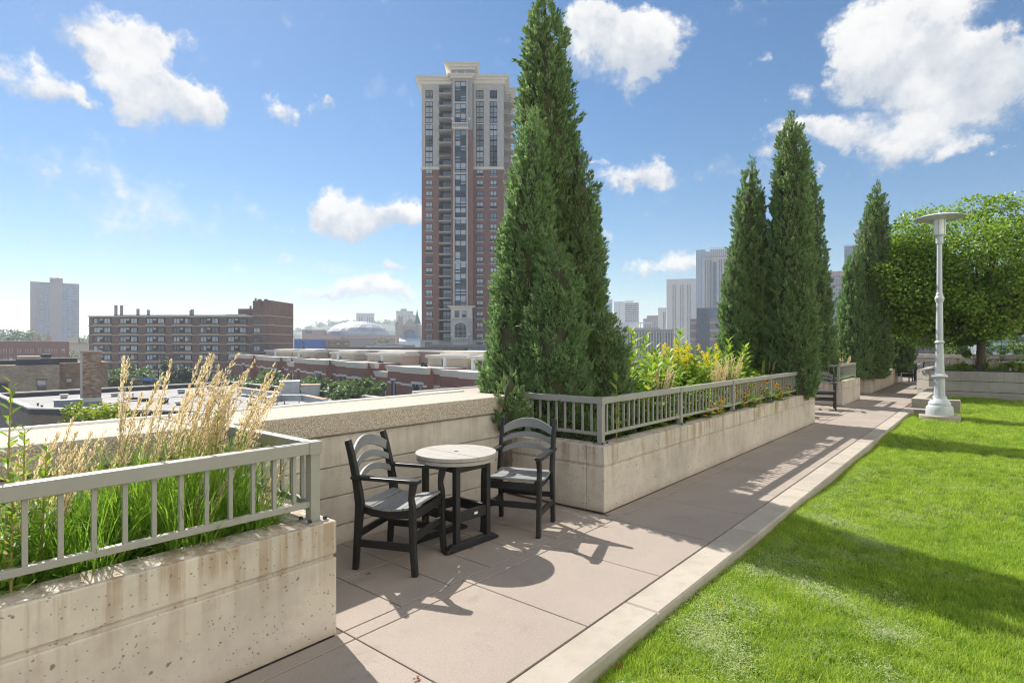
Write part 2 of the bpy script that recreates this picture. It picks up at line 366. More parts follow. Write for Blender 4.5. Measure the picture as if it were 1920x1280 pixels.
# ------------------------------------------------------------------ the terrace floor
def part_pieces(name, boxes, m, parent, ch=0.004):
    cache = {}
    for (x0, x1, y0, y1, z0, z1) in boxes:
        key = (round(x1 - x0, 3), round(y1 - y0, 3), round(z1 - z0, 3))
        if key not in cache:
            a, b, c = (x1 - x0) / 2, (y1 - y0) / 2, z1 - z0
            cache[key] = MB().slab(-a, a, -b, b, -c, 0, ch).mesh(name, m)
        link(name, cache[key], parent, ((x0 + x1) / 2, (y0 + y1) / 2, z1))
LAWN_Z = -0.085
PX0, PX1, PX2, PX3 = -1.735, -2.62, -2.735, -4.1
path = MB().box(-7.5, -1.62, -4, 36, -0.5, -0.009).build('walkway', m_joint); tag(path, kind='structure')
pieces = []; G = 0.004
y = 1.82 - 0.913 * 6
while y < 35:
    pieces.append((PX1 + G, PX0 - G, y + G, y + .913 - G, -.03, 0))
    ye = y + .913; cuts = [y] + [c for c in (4.66, 12.97, 16.95, 19.54, 21.89, 30.31) if y < c < ye] + [ye]
    for ya, yb in zip(cuts[:-1], cuts[1:]):
        ym = (ya + yb) / 2; xo = -2.786 if 4.66 < ym < 12.97 else -2.996 if 16.95 < ym < 19.54 else -3.066 if 21.89 < ym < 30.31 else PX2
        if yb - ya > .03: pieces.append((xo + G, PX1 - G, ya + G, yb - G, -.03, 0))
    y += .913
for ya, yb in ((1.82, 4.62), (13.02, 16.92), (19.55, 21.9), (30.3, 33.9)):
    n = round((yb - ya) / .4); st = (yb - ya) / n
    for i in range(n):
        for xa, xb in ((-3.36, PX2), (-3.985, -3.36)) if ya < 10 else ((-3.36, PX2), (-3.985, -3.36), (-4.7, -3.985)):
            pieces.append((xa + G, xb - G, ya + i * st + G, ya + (i + 1) * st - G, -.03, 0))
y = 30.3
part_pieces('slab', pieces, m_pave, path, .003)
# kerb between the walkway and the lawn
kerb = MB().box(-1.72, -1.52, -4, 17.3, -.5, -.03).build('kerb_footing', m_joint)
kerb.name = 'kerb'; tag(kerb, kind='structure')
pieces = []; y = 1.3 - 1.83 * 3
while y < 17.2:
    pieces.append((-1.73, -1.50, y + .002, min(y + 1.828, 17.3), -.32, .006)); y += 1.83
pieces.append((-1.73, -0.75, 17.304, 17.53, -.32, .006))
part_pieces('kerb_stone', pieces, m_kerb, kerb, .012)
lawn = None
gx, gy = np.meshgrid(np.linspace(-1.52, 8.2, 90), np.linspace(-4, 23.32, 180), indexing='ij')
gz = LAWN_Z - .022 + .015 * np.sin(gx * 1.3 + gy * .7) + .012 * np.sin(gx * 2.9 - gy * 2.1)
idx = np.arange(gx.size).reshape(gx.shape)
LF = np.stack([idx[:-1, :-1], idx[1:, :-1], idx[1:, 1:], idx[:-1, 1:]], -1).reshape(-1, 4)
lawn = np_mesh('lawn', np.stack([gx, gy, gz], -1).reshape(-1, 3), LF, m_lawnsoil, smooth=True); tag(lawn, kind='structure')

# ------------------------------------------------------------------ planters and parapets
def bands(thing, faces, z_levels, length_axis, m, gap=.012, panel=2.4):
    """faces: (fixed outer coordinate box) cut into bands with recessed joints; each band split into cast panels"""
def planter(label, x_front, y0, y1, x_back, ends, top=.62, groove=.43, soil=.47, thick=.2, panel=2.75, group='concrete planters along the walkway'):
    t = empty('planter', (x_front, y0, 0), 0, label, 'planter', group)
    zs = ((0.0, groove - .011, 'lower_panel'), (groove + .011, top - .0, 'upper_panel'))
    L = y1 - y0; n = max(1, round(L / panel)); st = L / n
    for i in range(n):
        for za, zb, nm in zs:
            b = MB().box(x_front - thick, x_front, y0 + i * st + (.003 if i else 0), y0 + (i + 1) * st - (.003 if i < n - 1 else 0), za, zb - (.0))
            b.build(nm, m_planter, t, world=True, bevel=.008)
    MB().box(x_front - thick + .01, x_front - .014, y0 + .014, y1 - .014, .01, top - .02).build('core', m_planter, t, world=True)
    for e in ends:
        ya, yb = (y0, y0 + thick) if e == 'near' else (y1 - thick, y1)
        for za, zb, nm in zs:
            MB().box(x_back, x_front - thick - .002, ya, yb, za, zb).build('end_' + nm, m_planter, t, world=True, bevel=.008)
        MB().box(x_back, x_front - thick, ya + .014, yb - .014, .01, top - .02).build('core', m_planter, t, world=True)
    s_ = MB().box(x_back, x_front - thick + .006, y0 + (thick - .01 if 'near' in ends else 0), y1 - (thick - .01 if 'far' in ends else 0), .05, soil).build('soil', m_soil, t, world=True)
    return t
p1 = planter('board-cast concrete planter filling the lower left corner, under the nearest railing', -2.74, -1.6, 1.78, -3.955, ['far'])
p2 = planter('long concrete planter behind the table and chairs, holding the tallest junipers', -2.79, 4.67, 12.96, -5.0, ['near', 'far'])
p3 = planter('short concrete planter between the two chair bays, halfway down the walkway', -3.0, 16.96, 19.53, -5.0, ['near', 'far'])
p4 = planter('concrete planter farthest down the walkway, before the dining chairs', -3.07, 21.9, 30.3, -5.0, ['near', 'far'])

def parapet(label, x_face, x_back, y0, y1, top=1.04, cap=.175, over=.03):
    t = empty('parapet_wall', (x_face, y0, 0), 0, label, 'wall', 'terrace parapet walls')
    MB().box(x_back + .03, x_face - .02, y0 + .01, y1 - .01, -.3, top - cap).build('core', m_wallconc, t, world=True)
    zs = [top - cap, .615, .38, .145, -.1]
    for k in range(len(zs) - 1):
        n = max(1, round((y1 - y0) / 3.1)); st = (y1 - y0) / n
        for i in range(n):
            MB().box(x_face - .06, x_face, y0 + i * st + .002, y0 + (i + 1) * st - .002, zs[k + 1] + .006, zs[k] - .006).build('board_panel', m_wallconc, t, world=True, bevel=.005)
    n = max(1, round((y1 - y0) / 4.0)); st = (y1 - y0) / n
    for i in range(n):
        c = MB().box(x_back, x_face + over, y0 + i * st, y0 + (i + 1) * st - .003, top - cap + .004, top - .012).build('cap_stone', m_cap, t, world=True, bevel=.012)
        MB().box(x_back + .008, x_face + over - .008, y0 + i * st + .008, y0 + (i + 1) * st - .011, top - .02, top).build('cap_surface', m_captop, c, world=True, bevel=.006)
    MB().box(x_back - .02, x_back + .02, y0, y1, top - .04, top + .018).build('edge_flashing', m_white, t, world=True, bevel=.004)
    return t
pw = parapet('thick parapet wall with exposed-aggregate cap behind the table', -3.975, -4.70, -1.6, 4.72)
pw2 = parapet('parapet wall behind the junipers of the long planter', -5.02, -5.6, 4.73, 30.3, top=.98)

# end wall of the terrace
ew = empty('parapet_wall', (-8, 34.2, 0), 0, 'low concrete wall across the far end of the walkway, behind the dining chairs', 'wall', 'terrace parapet walls')
for k, (za, zb) in enumerate(((-.1, .27), (.28, .64), (.65, .98))):
    for i in range(4):
        MB().box(-8 + i * 4.5, -8 + (i + 1) * 4.5 - .004, 34.2, 34.5, za, zb).build('board_panel', m_greyconc, ew, world=True, bevel=.006)
MB().box(-8.05, 10.05, 34.14, 34.6, .985, 1.16).build('cap_stone', m_ledge, ew, world=True, bevel=.012)

# planter right of the lamp, angled corner towards the walkway
rp = empty('planter', (-1.6, 23.3, 0), 0, 'grey concrete planter wall behind the lamp post, with the leafy tree', 'planter')
X0, X1, YF, CH = -1.62, 9.5, 23.3, .36
def corner(z0, z1, o=0.0):
    return MB().prism([(X0 - o * .4, YF - o), (X1, YF - o), (X1, YF + 6.3), (X0 - CH - o, YF + 6.3), (X0 - CH - o, YF + CH - o * .4)][::1], z0, z1)
for k, (za, zb) in enumerate(((-.4, .103), (.117, .433), (.447, .745))):
    nm = ('lower_panel', 'middle_panel', 'upper_panel')[k]
    for i in range(4):
        xa, xb = X0 + .003 + i * 2.78, X0 + (i + 1) * 2.78 - .003
        MB().box(xa, xb, YF, YF + .22, za, zb).build(nm, m_greyconc, rp, world=True, bevel=.006)
    MB().prism([(X0, YF), (X0, YF + .3), (X0 - CH + .25, YF + CH + .25), (X0 - CH, YF + CH)], za, zb).build('corner_' + nm, m_greyconc, rp, world=True, bevel=.006)
    MB().prism([(X0 - CH, YF + CH + .003), (X0 - CH + .22, YF + CH + .25), (X0 - CH + .22, YF + 6), (X0 - CH, YF + 6)], za, zb).build('side_' + nm, m_greyconc, rp, world=True, bevel=.006)
MB().prism([(X0 + .02, YF + .02), (X1, YF + .02), (X1, YF + 6), (X0 - CH + .03, YF + 6), (X0 - CH + .03, YF + CH)], -.4, .66).build('soil', m_soil, rp, world=True)
m_edging = simple('dark edging strip', (.045, .047, .05), .6)
MB().box(X0 + .25, X1, YF + .225, YF + .30, .6, .80).build('edging', m_edging, rp, world=True, bevel=.01)
# raised kerb stepping up to that planter
rk = empty('raised_kerb', (-1.62, 17.98, 0), 0, 'low raised concrete kerb beside the walkway, left of the lamp post base', 'kerb')
MB().box(-1.62, -.62, 17.98, 18.22, -.3, .215).build('front_block', m_kerb, rk, world=True, bevel=.012)
MB().box(-1.62, -1.32, 18.223, 23.26, -.3, .212).build('side_block', m_kerb, rk, world=True, bevel=.012)

# ------------------------------------------------------------------ railings
def railing(label, runs, posts, z_base=.62, z_top=1.06, low=.70, step=.11):
    """runs: list of (x0,y0,x1,y1) centre lines; posts: list of (x,y)"""
    x, y = posts[0]
    t = empty('railing', (x, y, 0), 0, label, 'railing', 'grey steel railings on the planters')
    bal = {}
    for (xa, ya, xb, yb) in runs:
        d = Vector((xb - xa, yb - ya, 0)); L = d.length; ang = math.atan2(d.y, d.x)
        FRAME[t.name] = Matrix.Translation((x, y, 0))
        def rail(name, w2, z0, z1, e=0.0):
            b = MB().box(-e, L + e, -w2, w2, z0, z1).build(name, m_rail, t, bevel=.004)
            b.location = (xa - x, ya - y, 0); b.rotation_euler = (0, 0, ang); return b
        rail('top_rail', .030, z_top - .062, z_top, .0)
        rail('bottom_rail', .016, low, low + .032)
        n = max(1, round(L / step)); st = L / n
        key = 'b'
        if key not in bal:
            bal[key] = MB().box(-.009, .009, -.009, .009, low + .030, z_top - .060).mesh('baluster', m_rail)
        for i in range(1, n):
            p = Vector((xa, ya, 0)) + d * (i * st / L)
            if any((p.x - q[0]) ** 2 + (p.y - q[1]) ** 2 < .045 ** 2 for q in posts): continue
            link('baluster', bal[key], t, (p.x - x, p.y - y, 0), ang)
    pm = MB().box(-.027, .027, -.027, .027, z_base + .008, z_top - .003).mesh('post', m_rail)
    cm = MB().box(-.036, .036, -.036, .036, z_top - .064, z_top + .003).mesh('post_cap', m_rail)
    bm_ = MB().box(-.06, .06, -.06, .06, z_base, z_base + .009).mesh('base_plate', m_rail)
    nm = MB().lathe([(.011, z_base + .009), (.011, z_base + .02), (.006, z_base + .026)], 6).mesh('bolt', m_bolt)
    for (px_, py_) in posts:
        po = link('post', pm, t, (px_ - x, py_ - y, 0))
        link('post_cap', cm, po); bp = link('base_plate', bm_, po)
        for sx in (-1, 1):
            for sy in (-1, 1): link('bolt', nm, po, (sx * .045, sy * .045, 0))
    return t
railing('nearest grey railing with a corner post, crossing the lower left of the picture', [(-2.83, -1.5, -2.83, 1.69), (-2.83, 1.69, -3.93, 1.69)], [(-2.83, 1.69), (-2.83, -.9)], z_top=1.05)
railing('long grey railing on the planter behind the table, in front of the yellow flowers', [(-3.85, 4.80, -2.905, 4.80), (-2.905, 4.80, -2.905, 12.3)], [(-2.905, 4.80), (-2.905, 6.62), (-2.905, 8.44), (-2.905, 10.26), (-2.905, 12.1), (-3.80, 4.80)], z_top=1.07)
railing('short grey railing on the planter halfway down the walkway', [(-4.6, 17.09, -3.12, 17.09), (-3.12, 17.09, -3.12, 19.4), (-3.12, 19.4, -4.3, 19.4)], [(-3.12, 17.09), (-3.12, 19.4)], z_top=1.07)
railing('farthest grey railing down the walkway, by the dining chairs', [(-4.3, 22.04, -3.19, 22.04), (-3.19, 22.04, -3.19, 22.9), (-3.19, 25.6, -3.19, 30.1)], [(-3.19, 22.04), (-3.19, 25.6), (-3.19, 30.1)], z_top=1.07)
railing('grey railing far right beyond the leafy tree, above the concrete planter', [(-.6, 29.4, 9, 29.4)], [(-.6, 29.4), (1.4, 29.4), (3.4, 29.4)], z_base=.66, z_top=1.22, low=.76, step=.2)

# ------------------------------------------------------------------ chairs and tables
def outline(cl):                      # centre line [(y,z,width)] -> closed polygon
    a, b = [], []
    for i, (y, z, wd) in enumerate(cl):
        y0, z0, _ = cl[max(i - 1, 0)]; y1, z1, _ = cl[min(i + 1, len(cl) - 1)]
        d = math.hypot(y1 - y0, z1 - z0); ny, nz = -(z1 - z0) / d, (y1 - y0) / d
        a.append((y + ny * wd / 2, z + nz * wd / 2)); b.append((y - ny * wd / 2, z - nz * wd / 2))
    return a + b[::-1]
def arch_slat(hw, z_end, rise, h_end, h_mid, y, th=.022, back=.02, n=12):
    mb = MB(); vs = []; fs = []
    for i in range(n + 1):
        u = -1 + 2 * i / n; x = u * hw; zc = z_end + rise * (1 - u * u); h = h_end + (h_mid - h_end) * (1 - u * u); yy = y(zc) - back * (1 - u * u)
        vs += [(x, yy - th / 2, zc - h / 2), (x, yy + th / 2, zc - h / 2), (x, yy + th / 2, zc + h / 2), (x, yy - th / 2, zc + h / 2)]
    for i in range(n):
        a, b = 4 * i, 4 * i + 4
        for q in range(4): fs.append((a + q, a + (q + 1) % 4, b + (q + 1) % 4, b + q))
    fs += [(3, 2, 1, 0), (4 * n, 4 * n + 1, 4 * n + 2, 4 * n + 3)]
    return mb.add(vs, fs)
def make_chair():
    t = empty('armchair')
    hw = .245
    post = [(-.235, 0, .040), (-.222, .20, .046), (-.205, .40, .060), (-.20, .46, .066), (-.212, .54, .062), (-.235, .66, .052), (-.268, .80, .047), (-.298, .905, .042)]
    front = [(.225, 0, .042), (.212, .15, .046), (.205, .38, .050), (.205, .47, .046), (.196, .53, .036), (.204, .585, .046), (.215, .635, .052)]
    for s in (-1, 1):
        MB().extrude_x(outline(post), s * hw - .019, s * hw + .019).build('leg', m_black, t, bevel=.007)['label'] = 'rear leg rising into the back post'
        MB().extrude_x(outline(front), s * hw - .019, s * hw + .019).build('leg', m_black, t, bevel=.007)
        # seat side rail with the dished upper edge
        up = [(-.19, .452), (-.12, .430), (-.02, .421), (.08, .428), (.185, .448)]
        MB().extrude_x(up + [(.185, .385), (.08, .372), (-.02, .368), (-.12, .374), (-.19, .392)], s * (hw - .036) - .013, s * (hw - .036) + .013).build('side_rail', m_black, t, bevel=.004)
        MB().box(s * hw - .014, s * hw + .014, -.205, .195, .165, .215).build('stretcher', m_black, t, bevel=.005)
        # arm: board tapering to the back
        MB().prism([(s * hw - .030, -.262), (s * hw + .030, -.262), (s * hw + .038, .05), (s * hw + .040, .20), (s * hw + .024, .262), (s * hw - .024, .262), (s * hw - .040, .20), (s * hw - .036, .05)], .634, .660).build('arm', m_black, t, bevel=.006)
    MB().box(-hw + .02, hw - .02, .183, .212, .372, .432).build('apron', m_black, t, bevel=.005)
    MB().box(-hw + .02, hw - .02, -.208, -.182, .385, .44).build('apron', m_black, t, bevel=.005)
    MB().box(-hw + .02, hw - .02, .190, .218, .225, .275).build('stretcher', m_black, t, bevel=.005)
    MB().box(-hw + .02, hw - .02, -.230, -.205, .225, .275).build('stretcher', m_black, t, bevel=.005)
    seat_y = [-.165, -.082, .0, .082, .168]; seat_z = [.446, .430, .424, .431, .447]; tilt = [-.22, -.12, 0, .12, .22]
    for yy, zz, a in zip(seat_y, seat_z, tilt):
        o = MB().box(-hw + .006, hw - .006, -.0385, .0385, -.0, .018).build('seat_slat', m_slat, t, bevel=.004)
        o.location = (0, yy, zz - .002); o.rotation_euler = (a, 0, 0)
    def yp(z): return float(np.interp(z, [p[1] for p in post], [p[0] for p in post])) + .004
    for z_end, rise, he, hm in ((.795, .075, .070, .082), (.705, .062, .046, .048), (.615, .058, .046, .048)):
        arch_slat(hw - .012, z_end, rise, he, hm, yp).build('back_slat', m_slat, t, bevel=.004)
    return t
def make_table(r=.325, h=.72):
    t = empty('round_table'); nb = 5; bw = 2 * r / nb; gap = .0035; hole = .021
    def arc_x(y): return math.sqrt(max(r * r - y * y, 0))
    for i in range(nb):
        ya, yb = -r + i * bw + gap / 2, -r + (i + 1) * bw - gap / 2
        ys = np.linspace(ya, yb, 9)
        if i == nb // 2:
            for s in (-1, 1):
                pts = [(s * arc_x(q), q) for q in ys]
                arc = [(s * hole * math.cos(a), hole * math.sin(a)) for a in np.linspace(math.pi / 2, -math.pi / 2, 9)]
                poly = pts + [(0, yb)] + [(0, hole)] + arc[1:-1] + [(0, -hole)] + [(0, ya)]
                mb = MB().prism(poly if s > 0 else poly[::-1], h - .030, h)
                mb.build('top_board', m_top, t)
        else:
            pts = [(arc_x(q), q) for q in ys] + [(-arc_x(q), q) for q in ys[::-1]]
            MB().prism(pts, h - .030, h).build('top_board', m_top, t, bevel=.003)
    mb = MB(); n = 48; ro, ri, z0, z1 = r - .006, r - .075, h - .062, h - .034; vs = []; fs = []
    for j in range(n):
        a = 2 * math.pi * j / n; c, s = math.cos(a), math.sin(a)
        vs += [(ro * c, ro * s, z0), (ro * c, ro * s, z1), (ri * c, ri * s, z1), (ri * c, ri * s, z0)]
    for j in range(n):
        a, b = 4 * j, 4 * ((j + 1) % n)
        for q in range(4): fs.append((a + q, b + q, b + (q + 1) % 4, a + (q + 1) % 4))
    mb.add(vs, fs).build('rim', m_top, t, bevel=.003)
    lx, ly, lw = .185, .165, .0225
    for sx in (-1, 1):
        for sy in (-1, 1):
            MB().box(sx * lx - lw, sx * lx + lw, sy * ly - lw, sy * ly + lw, .058, h - .064).build('leg', m_black, t, bevel=.005)
        MB().extrude_x([(-.28, .004), (.28, .004), (.28, .022), (.215, .060), (-.215, .060), (-.28, .022)], sx * lx - .026, sx * lx + .026).build('foot', m_black, t, bevel=.004)
        MB().box(sx * lx - .012, sx * lx + .012, -ly + lw, ly - lw, h - .125, h - .066).build('apron', m_black, t, bevel=.003)
        b = MB().box(sx * lx - .014, sx * lx + .014, -ly + lw, ly - lw, .215, .295).build('stretcher', m_black, t, bevel=.003)
        if sx > 0: MB().box(lx + .0145, lx + .017, .01, .045, .248, .266).build('label_plate', m_white, b)
    for sy in (-1, 1):
        MB().box(-lx + lw, lx - lw, sy * ly - .012, sy * ly + .012, h - .125, h - .066).build('apron', m_black, t, bevel=.003)
        MB().box(-lx + lw, lx - lw, sy * ly - .014, sy * ly + .014, .215, .295).build('stretcher', m_black, t, bevel=.003)
    return t
chair = make_chair(); table = make_table()
def place(src, first, loc, rz, label, cat, group=None):
    o = src if first else copy_tree(src)
    o.location = loc; o.rotation_euler = (0, 0, rz); return tag(o, label, cat, group)
CG = 'black armchairs with grey slats'
place(table, True, (-3.32, 3.255, 0), R(-2), 'round pale table with a centre hole, between the two nearest chairs', 'table', 'round terrace tables')
place(chair, True, (-3.315, 2.70, 0), R(-66.6), 'black armchair with grey slats left of the round table', 'chair', CG)
place(chair, False, (-3.155, 3.85, 0), R(-159), 'black armchair with grey slats right of the round table, against the long planter', 'chair', CG)
place(table, False, (-3.62, 14.85, 0), R(5), 'small round table in the middle chair bay, behind the long planter', 'table', 'round terrace tables')
place(chair, False, (-3.22, 15.85, 0), R(-165), 'black armchair half hidden behind the far end of the long planter', 'chair', CG)
place(chair, False, (-3.55, 13.9, 0), R(-75), 'black armchair hidden low behind the juniper at the long planter end', 'chair', CG)
place(table, False, (-2.95, 31.3, 0), 0, 'dark legged table at the far end of the walkway', 'table', 'round terrace tables').scale = (1.5, 1.5, 1.05)
place(chair, False, (-2.25, 30.8, 0), R(35), 'black dining armchair at the far end of the walkway, its back towards us', 'chair', CG)
place(chair, False, (-1.75, 31.9, 0), R(95), 'black dining armchair at the far end, nearest the lamp post', 'chair', CG)
place(chair, False, (-3.0, 30.45, 0), R(-10), 'black dining armchair at the far end, nearest the last planter', 'chair', CG)

# ------------------------------------------------------------------ lamp post
lp = empty('lamp_post', (-.93, 16.17, LAWN_Z), 0.3, 'tall pale grey lamp post with a wide disc shade on the lawn', 'lamp post')
lp.scale = (.82, .82, 1.0)
MB().lathe([(.46, -.1), (.47, .075), (.455, .095)], 40).build('footing', m_kerb, lp, smooth=True)
MB().lathe([(.318, .096), (.322, .17), (.305, .27), (.285, .30), (.262, .305), (.258, .36), (.235, .40), (.205, .43), (.17, .47), (.155, .52)], 40).build('base', m_lamp, lp, smooth=True)
MB().lathe([(.135, .515), (.128, .90), (.128, .93)], 12).build('pedestal', m_lamp, lp)
MB().lathe([(.128, .925), (.185, .945), (.195, .965), (.185, .985), (.135, 1.02)], 32).build('collar', m_lamp, lp, smooth=True)
MB().lathe([(.120, 1.0), (.092, 1.66), (.089, 1.73)], 10).build('flute', m_lamp, lp)
MB().lathe([(.09, 1.70), (.115, 1.72), (.12, 1.735), (.11, 1.75), (.088, 1.77)], 32).build('collar', m_lamp, lp, smooth=True)
MB().lathe([(.085, 1.74), (.076, 2.62), (.074, 2.72)], 24).build('shaft', m_lamp, lp, smooth=True)
MB().lathe([(.074, 2.62), (.095, 2.66), (.112, 2.72), (.104, 2.755), (.085, 2.78), (.08, 2.83), (.066, 2.85)], 32).build('collar', m_lamp, lp, smooth=True)
MB().lathe([(.064, 2.82), (.058, 3.94), (.058, 3.96)], 24).build('shaft', m_lamp, lp, smooth=True)
MB().lathe([(.058, 3.94), (.085, 3.97), (.088, 4.11), (.095, 4.13), (.15, 4.145), (.15, 4.165)], 32).build('neck', m_lamp, lp, smooth=True)
lh = MB().lathe([(.142, 4.165), (.142, 4.50)], 24).build('lens', m_lampglass, lp)
for k in range(6):
    a = k * math.pi / 3 + .2
    MB().box(-.008, .008, -.008, .008, 4.16, 4.53).build('lens_bar', m_lamp, lh, loc=(.148 * math.cos(a), .148 * math.sin(a), 0), rz=a)
MB().lathe([(.10, 4.50), (.60, 4.535), (.603, 4.545), (.45, 4.59), (.22, 4.625), (.06, 4.64)], 48).build('shade', m_lamp, lp, smooth=True)
MB().lathe([(.04, 4.63), (.03, 4.66), (.016, 4.68), (.012, 4.76), (.002, 4.79)], 16).build('finial', m_lamp, lp, smooth=True)

# ------------------------------------------------------------------ plant geometry (numpy)
def unit(a): return a / np.maximum(np.linalg.norm(a, axis=-1, keepdims=True), 1e-9)
def rand_unit(n): return unit(rng.normal(size=(n, 3)))
def sprigs(P, D, L, W, cross=True):
    """feathery scale-leaf sprays: one or two crossed diamonds each"""
    n = len(P); D = unit(D); U = unit(np.cross(D, rand_unit(n))); V = np.cross(D, U)
    L = np.broadcast_to(L, n)[:, None]; W = np.broadcast_to(W, n)[:, None]
    out = []
    for S in ((U, V) if cross else (U,)):
        out.append(np.stack([P, P + D * L * .55 + S * W, P + D * L, P + D * L * .45 - S * W], 1))
    A = np.concatenate(out, 0)
    return A.reshape(-1, 3), np.arange(len(A) * 4).reshape(-1, 4)
def leaf_blades(P, D, N, L, W, fold=.25):
    """pointed leaves: two triangles folded along the midrib (quads with a repeated row are avoided: returns triangles)"""
    n = len(P); D = unit(D); S = unit(np.cross(D, N)); N = np.cross(S, D)
    L = np.broadcast_to(L, n)[:, None]; W = np.broadcast_to(W, n)[:, None]
    tip = P + D * L - N * L * .12; m = P + D * L * .45; up = N * W * fold
    l = m + S * W + up; r = m - S * W + up
    A = np.stack([P, r, tip, l], 1)
    V = A.reshape(-1, 3); b = np.arange(n)[:, None] * 4
    F = np.concatenate([b + np.array([[0, 1, 2]]), b + np.array([[0, 2, 3]])], 0)
    return V, F
def ribbons(P, az, length, lean, width, droop=.9, seg=5):
    """arching grass blades"""
    n = len(P); t = np.linspace(0, 1, seg + 1)[None, :]
    a0 = lean[:, None]; ang = a0 + droop * np.broadcast_to(np.asarray(1.0), (n,))[:, None] * t ** 1.6 * (0.3 + a0 * 1.6)
    ds = length[:, None] / seg
    hx = np.cumsum(np.sin(ang), 1) * ds; hz = np.cumsum(np.cos(ang), 1) * ds
    hx -= hx[:, :1]; hz -= hz[:, :1]
    c, s = np.cos(az)[:, None], np.sin(az)[:, None]
    X = P[:, None, :] + np.stack([hx * c, hx * s, hz], -1)
    side = np.stack([-np.sin(az), np.cos(az), np.zeros(n)], -1)[:, None, :]
    tw = rng.normal(0, .5, (n, 1, 1)); side = unit(side + tw * np.stack([np.cos(az), np.sin(az), np.zeros(n)], -1)[:, None, :])
    wd = width[:, None, None] * (1 - .93 * t ** 2)[:, :, None]
    A = np.stack([X - side * wd, X + side * wd], 2).reshape(n, -1, 3)         # n, 2*(seg+1), 3
    V = A.reshape(-1, 3); k = 2 * (seg + 1); b = (np.arange(n) * k)[:, None, None]
    q = np.array([[2 * i, 2 * i + 1, 2 * i + 3, 2 * i + 2] for i in range(seg)])[None]
    return V, (b + q).reshape(-1, 4)
def join(*vf):
    V, F, o = [], [], 0
    for v, f in vf: V.append(v); F.append(f + o); o += len(v)
    return np.concatenate(V), np.concatenate(F)

m_juniper = foliage('juniper sprays', [(.05, (.055, .11, .04)), (.35, (.15, .25, .095)), (.62, (.265, .39, .175)), (.85, (.385, .50, .265)), (1, (.46, .55, .28))], .46, .62, .25)
m_juniper2 = foliage('pale juniper sprays', [(.05, (.07, .145, .05)), (.35, (.165, .285, .115)), (.62, (.27, .41, .19)), (.85, (.38, .51, .27)), (1, (.50, .58, .30))], .48, .62, .25)
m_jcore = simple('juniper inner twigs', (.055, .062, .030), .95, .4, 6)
m_grassblade = foliage('reed grass blades', [(0, (.09, .19, .02)), (.5, (.17, .33, .03)), (.85, (.28, .45, .06)), (1, (.48, .48, .16))], .48, .42, .4)
m_plume = foliage('dry reed plume', [(0, (.63, .49, .33)), (.5, (.80, .68, .51)), (1, (.90, .82, .69))], .5, .8, .15)
m_stem = foliage('reed stem', [(0, (.30, .26, .09)), (1, (.50, .40, .17))], .3, .6)
m_leaf = foliage('milkweed leaf', [(0, (.07, .17, .025)), (.5, (.14, .27, .04)), (1, (.30, .42, .07))], .5, .42, .35)
m_leafy = foliage('lime shrub leaf', [(0, (.11, .22, .03)), (.5, (.22, .37, .04)), (1, (.45, .50, .08))], .5, .45, .35)
m_cover = foliage('ground cover leaf', [(0, (.035, .09, .02)), (.6, (.08, .18, .03)), (1, (.17, .28, .05))], .35, .42, .4)
m_gold = foliage('goldenrod bloom', [(0, (.76, .62, .03)), (.6, (.86, .76, .06)), (1, (.90, .86, .20))], .35, .7, .2)
m_susan = foliage('orange petal', [(0, (.72, .26, .015)), (.5, (.85, .38, .02)), (1, (.88, .50, .04))], .35, .6, .2)
m_cone = simple('dark flower centre', (.03, .014, .008), .8)
m_tree = foliage('linden leaf', [(0, (.085, .18, .022)), (.4, (.165, .29, .035)), (.75, (.27, .40, .05)), (.93, (.44, .51, .09)), (1, (.60, .45, .08))], .5, .38, .45)
m_street = foliage('street tree leaf', [(0, (.05, .11, .025)), (.5, (.11, .20, .045)), (1, (.22, .31, .08))], .35, .5, .3)
m_lime = foliage('golden green tree leaf', [(0, (.12, .22, .02)), (.5, (.26, .36, .03)), (1, (.52, .50, .05))], .4, .5, .3)
m_dark = foliage('dark poplar leaf', [(0, (.03, .065, .025)), (1, (.08, .13, .05))], .3, .5, .3)

def at(px, D):                                    # a point on the ground plan: bearing of a picture column at depth D
    p = FW * D + RT * ((px - 960) / FPX * D); return p.x, p.y
def D_at(px, x): return -x / (math.sin(YAW) - math.cos(YAW) * (px - 960) / FPX)      # depth at which a picture column meets the line x
def zpy(py, D): return EYE - (py - HOR) * D / FPX

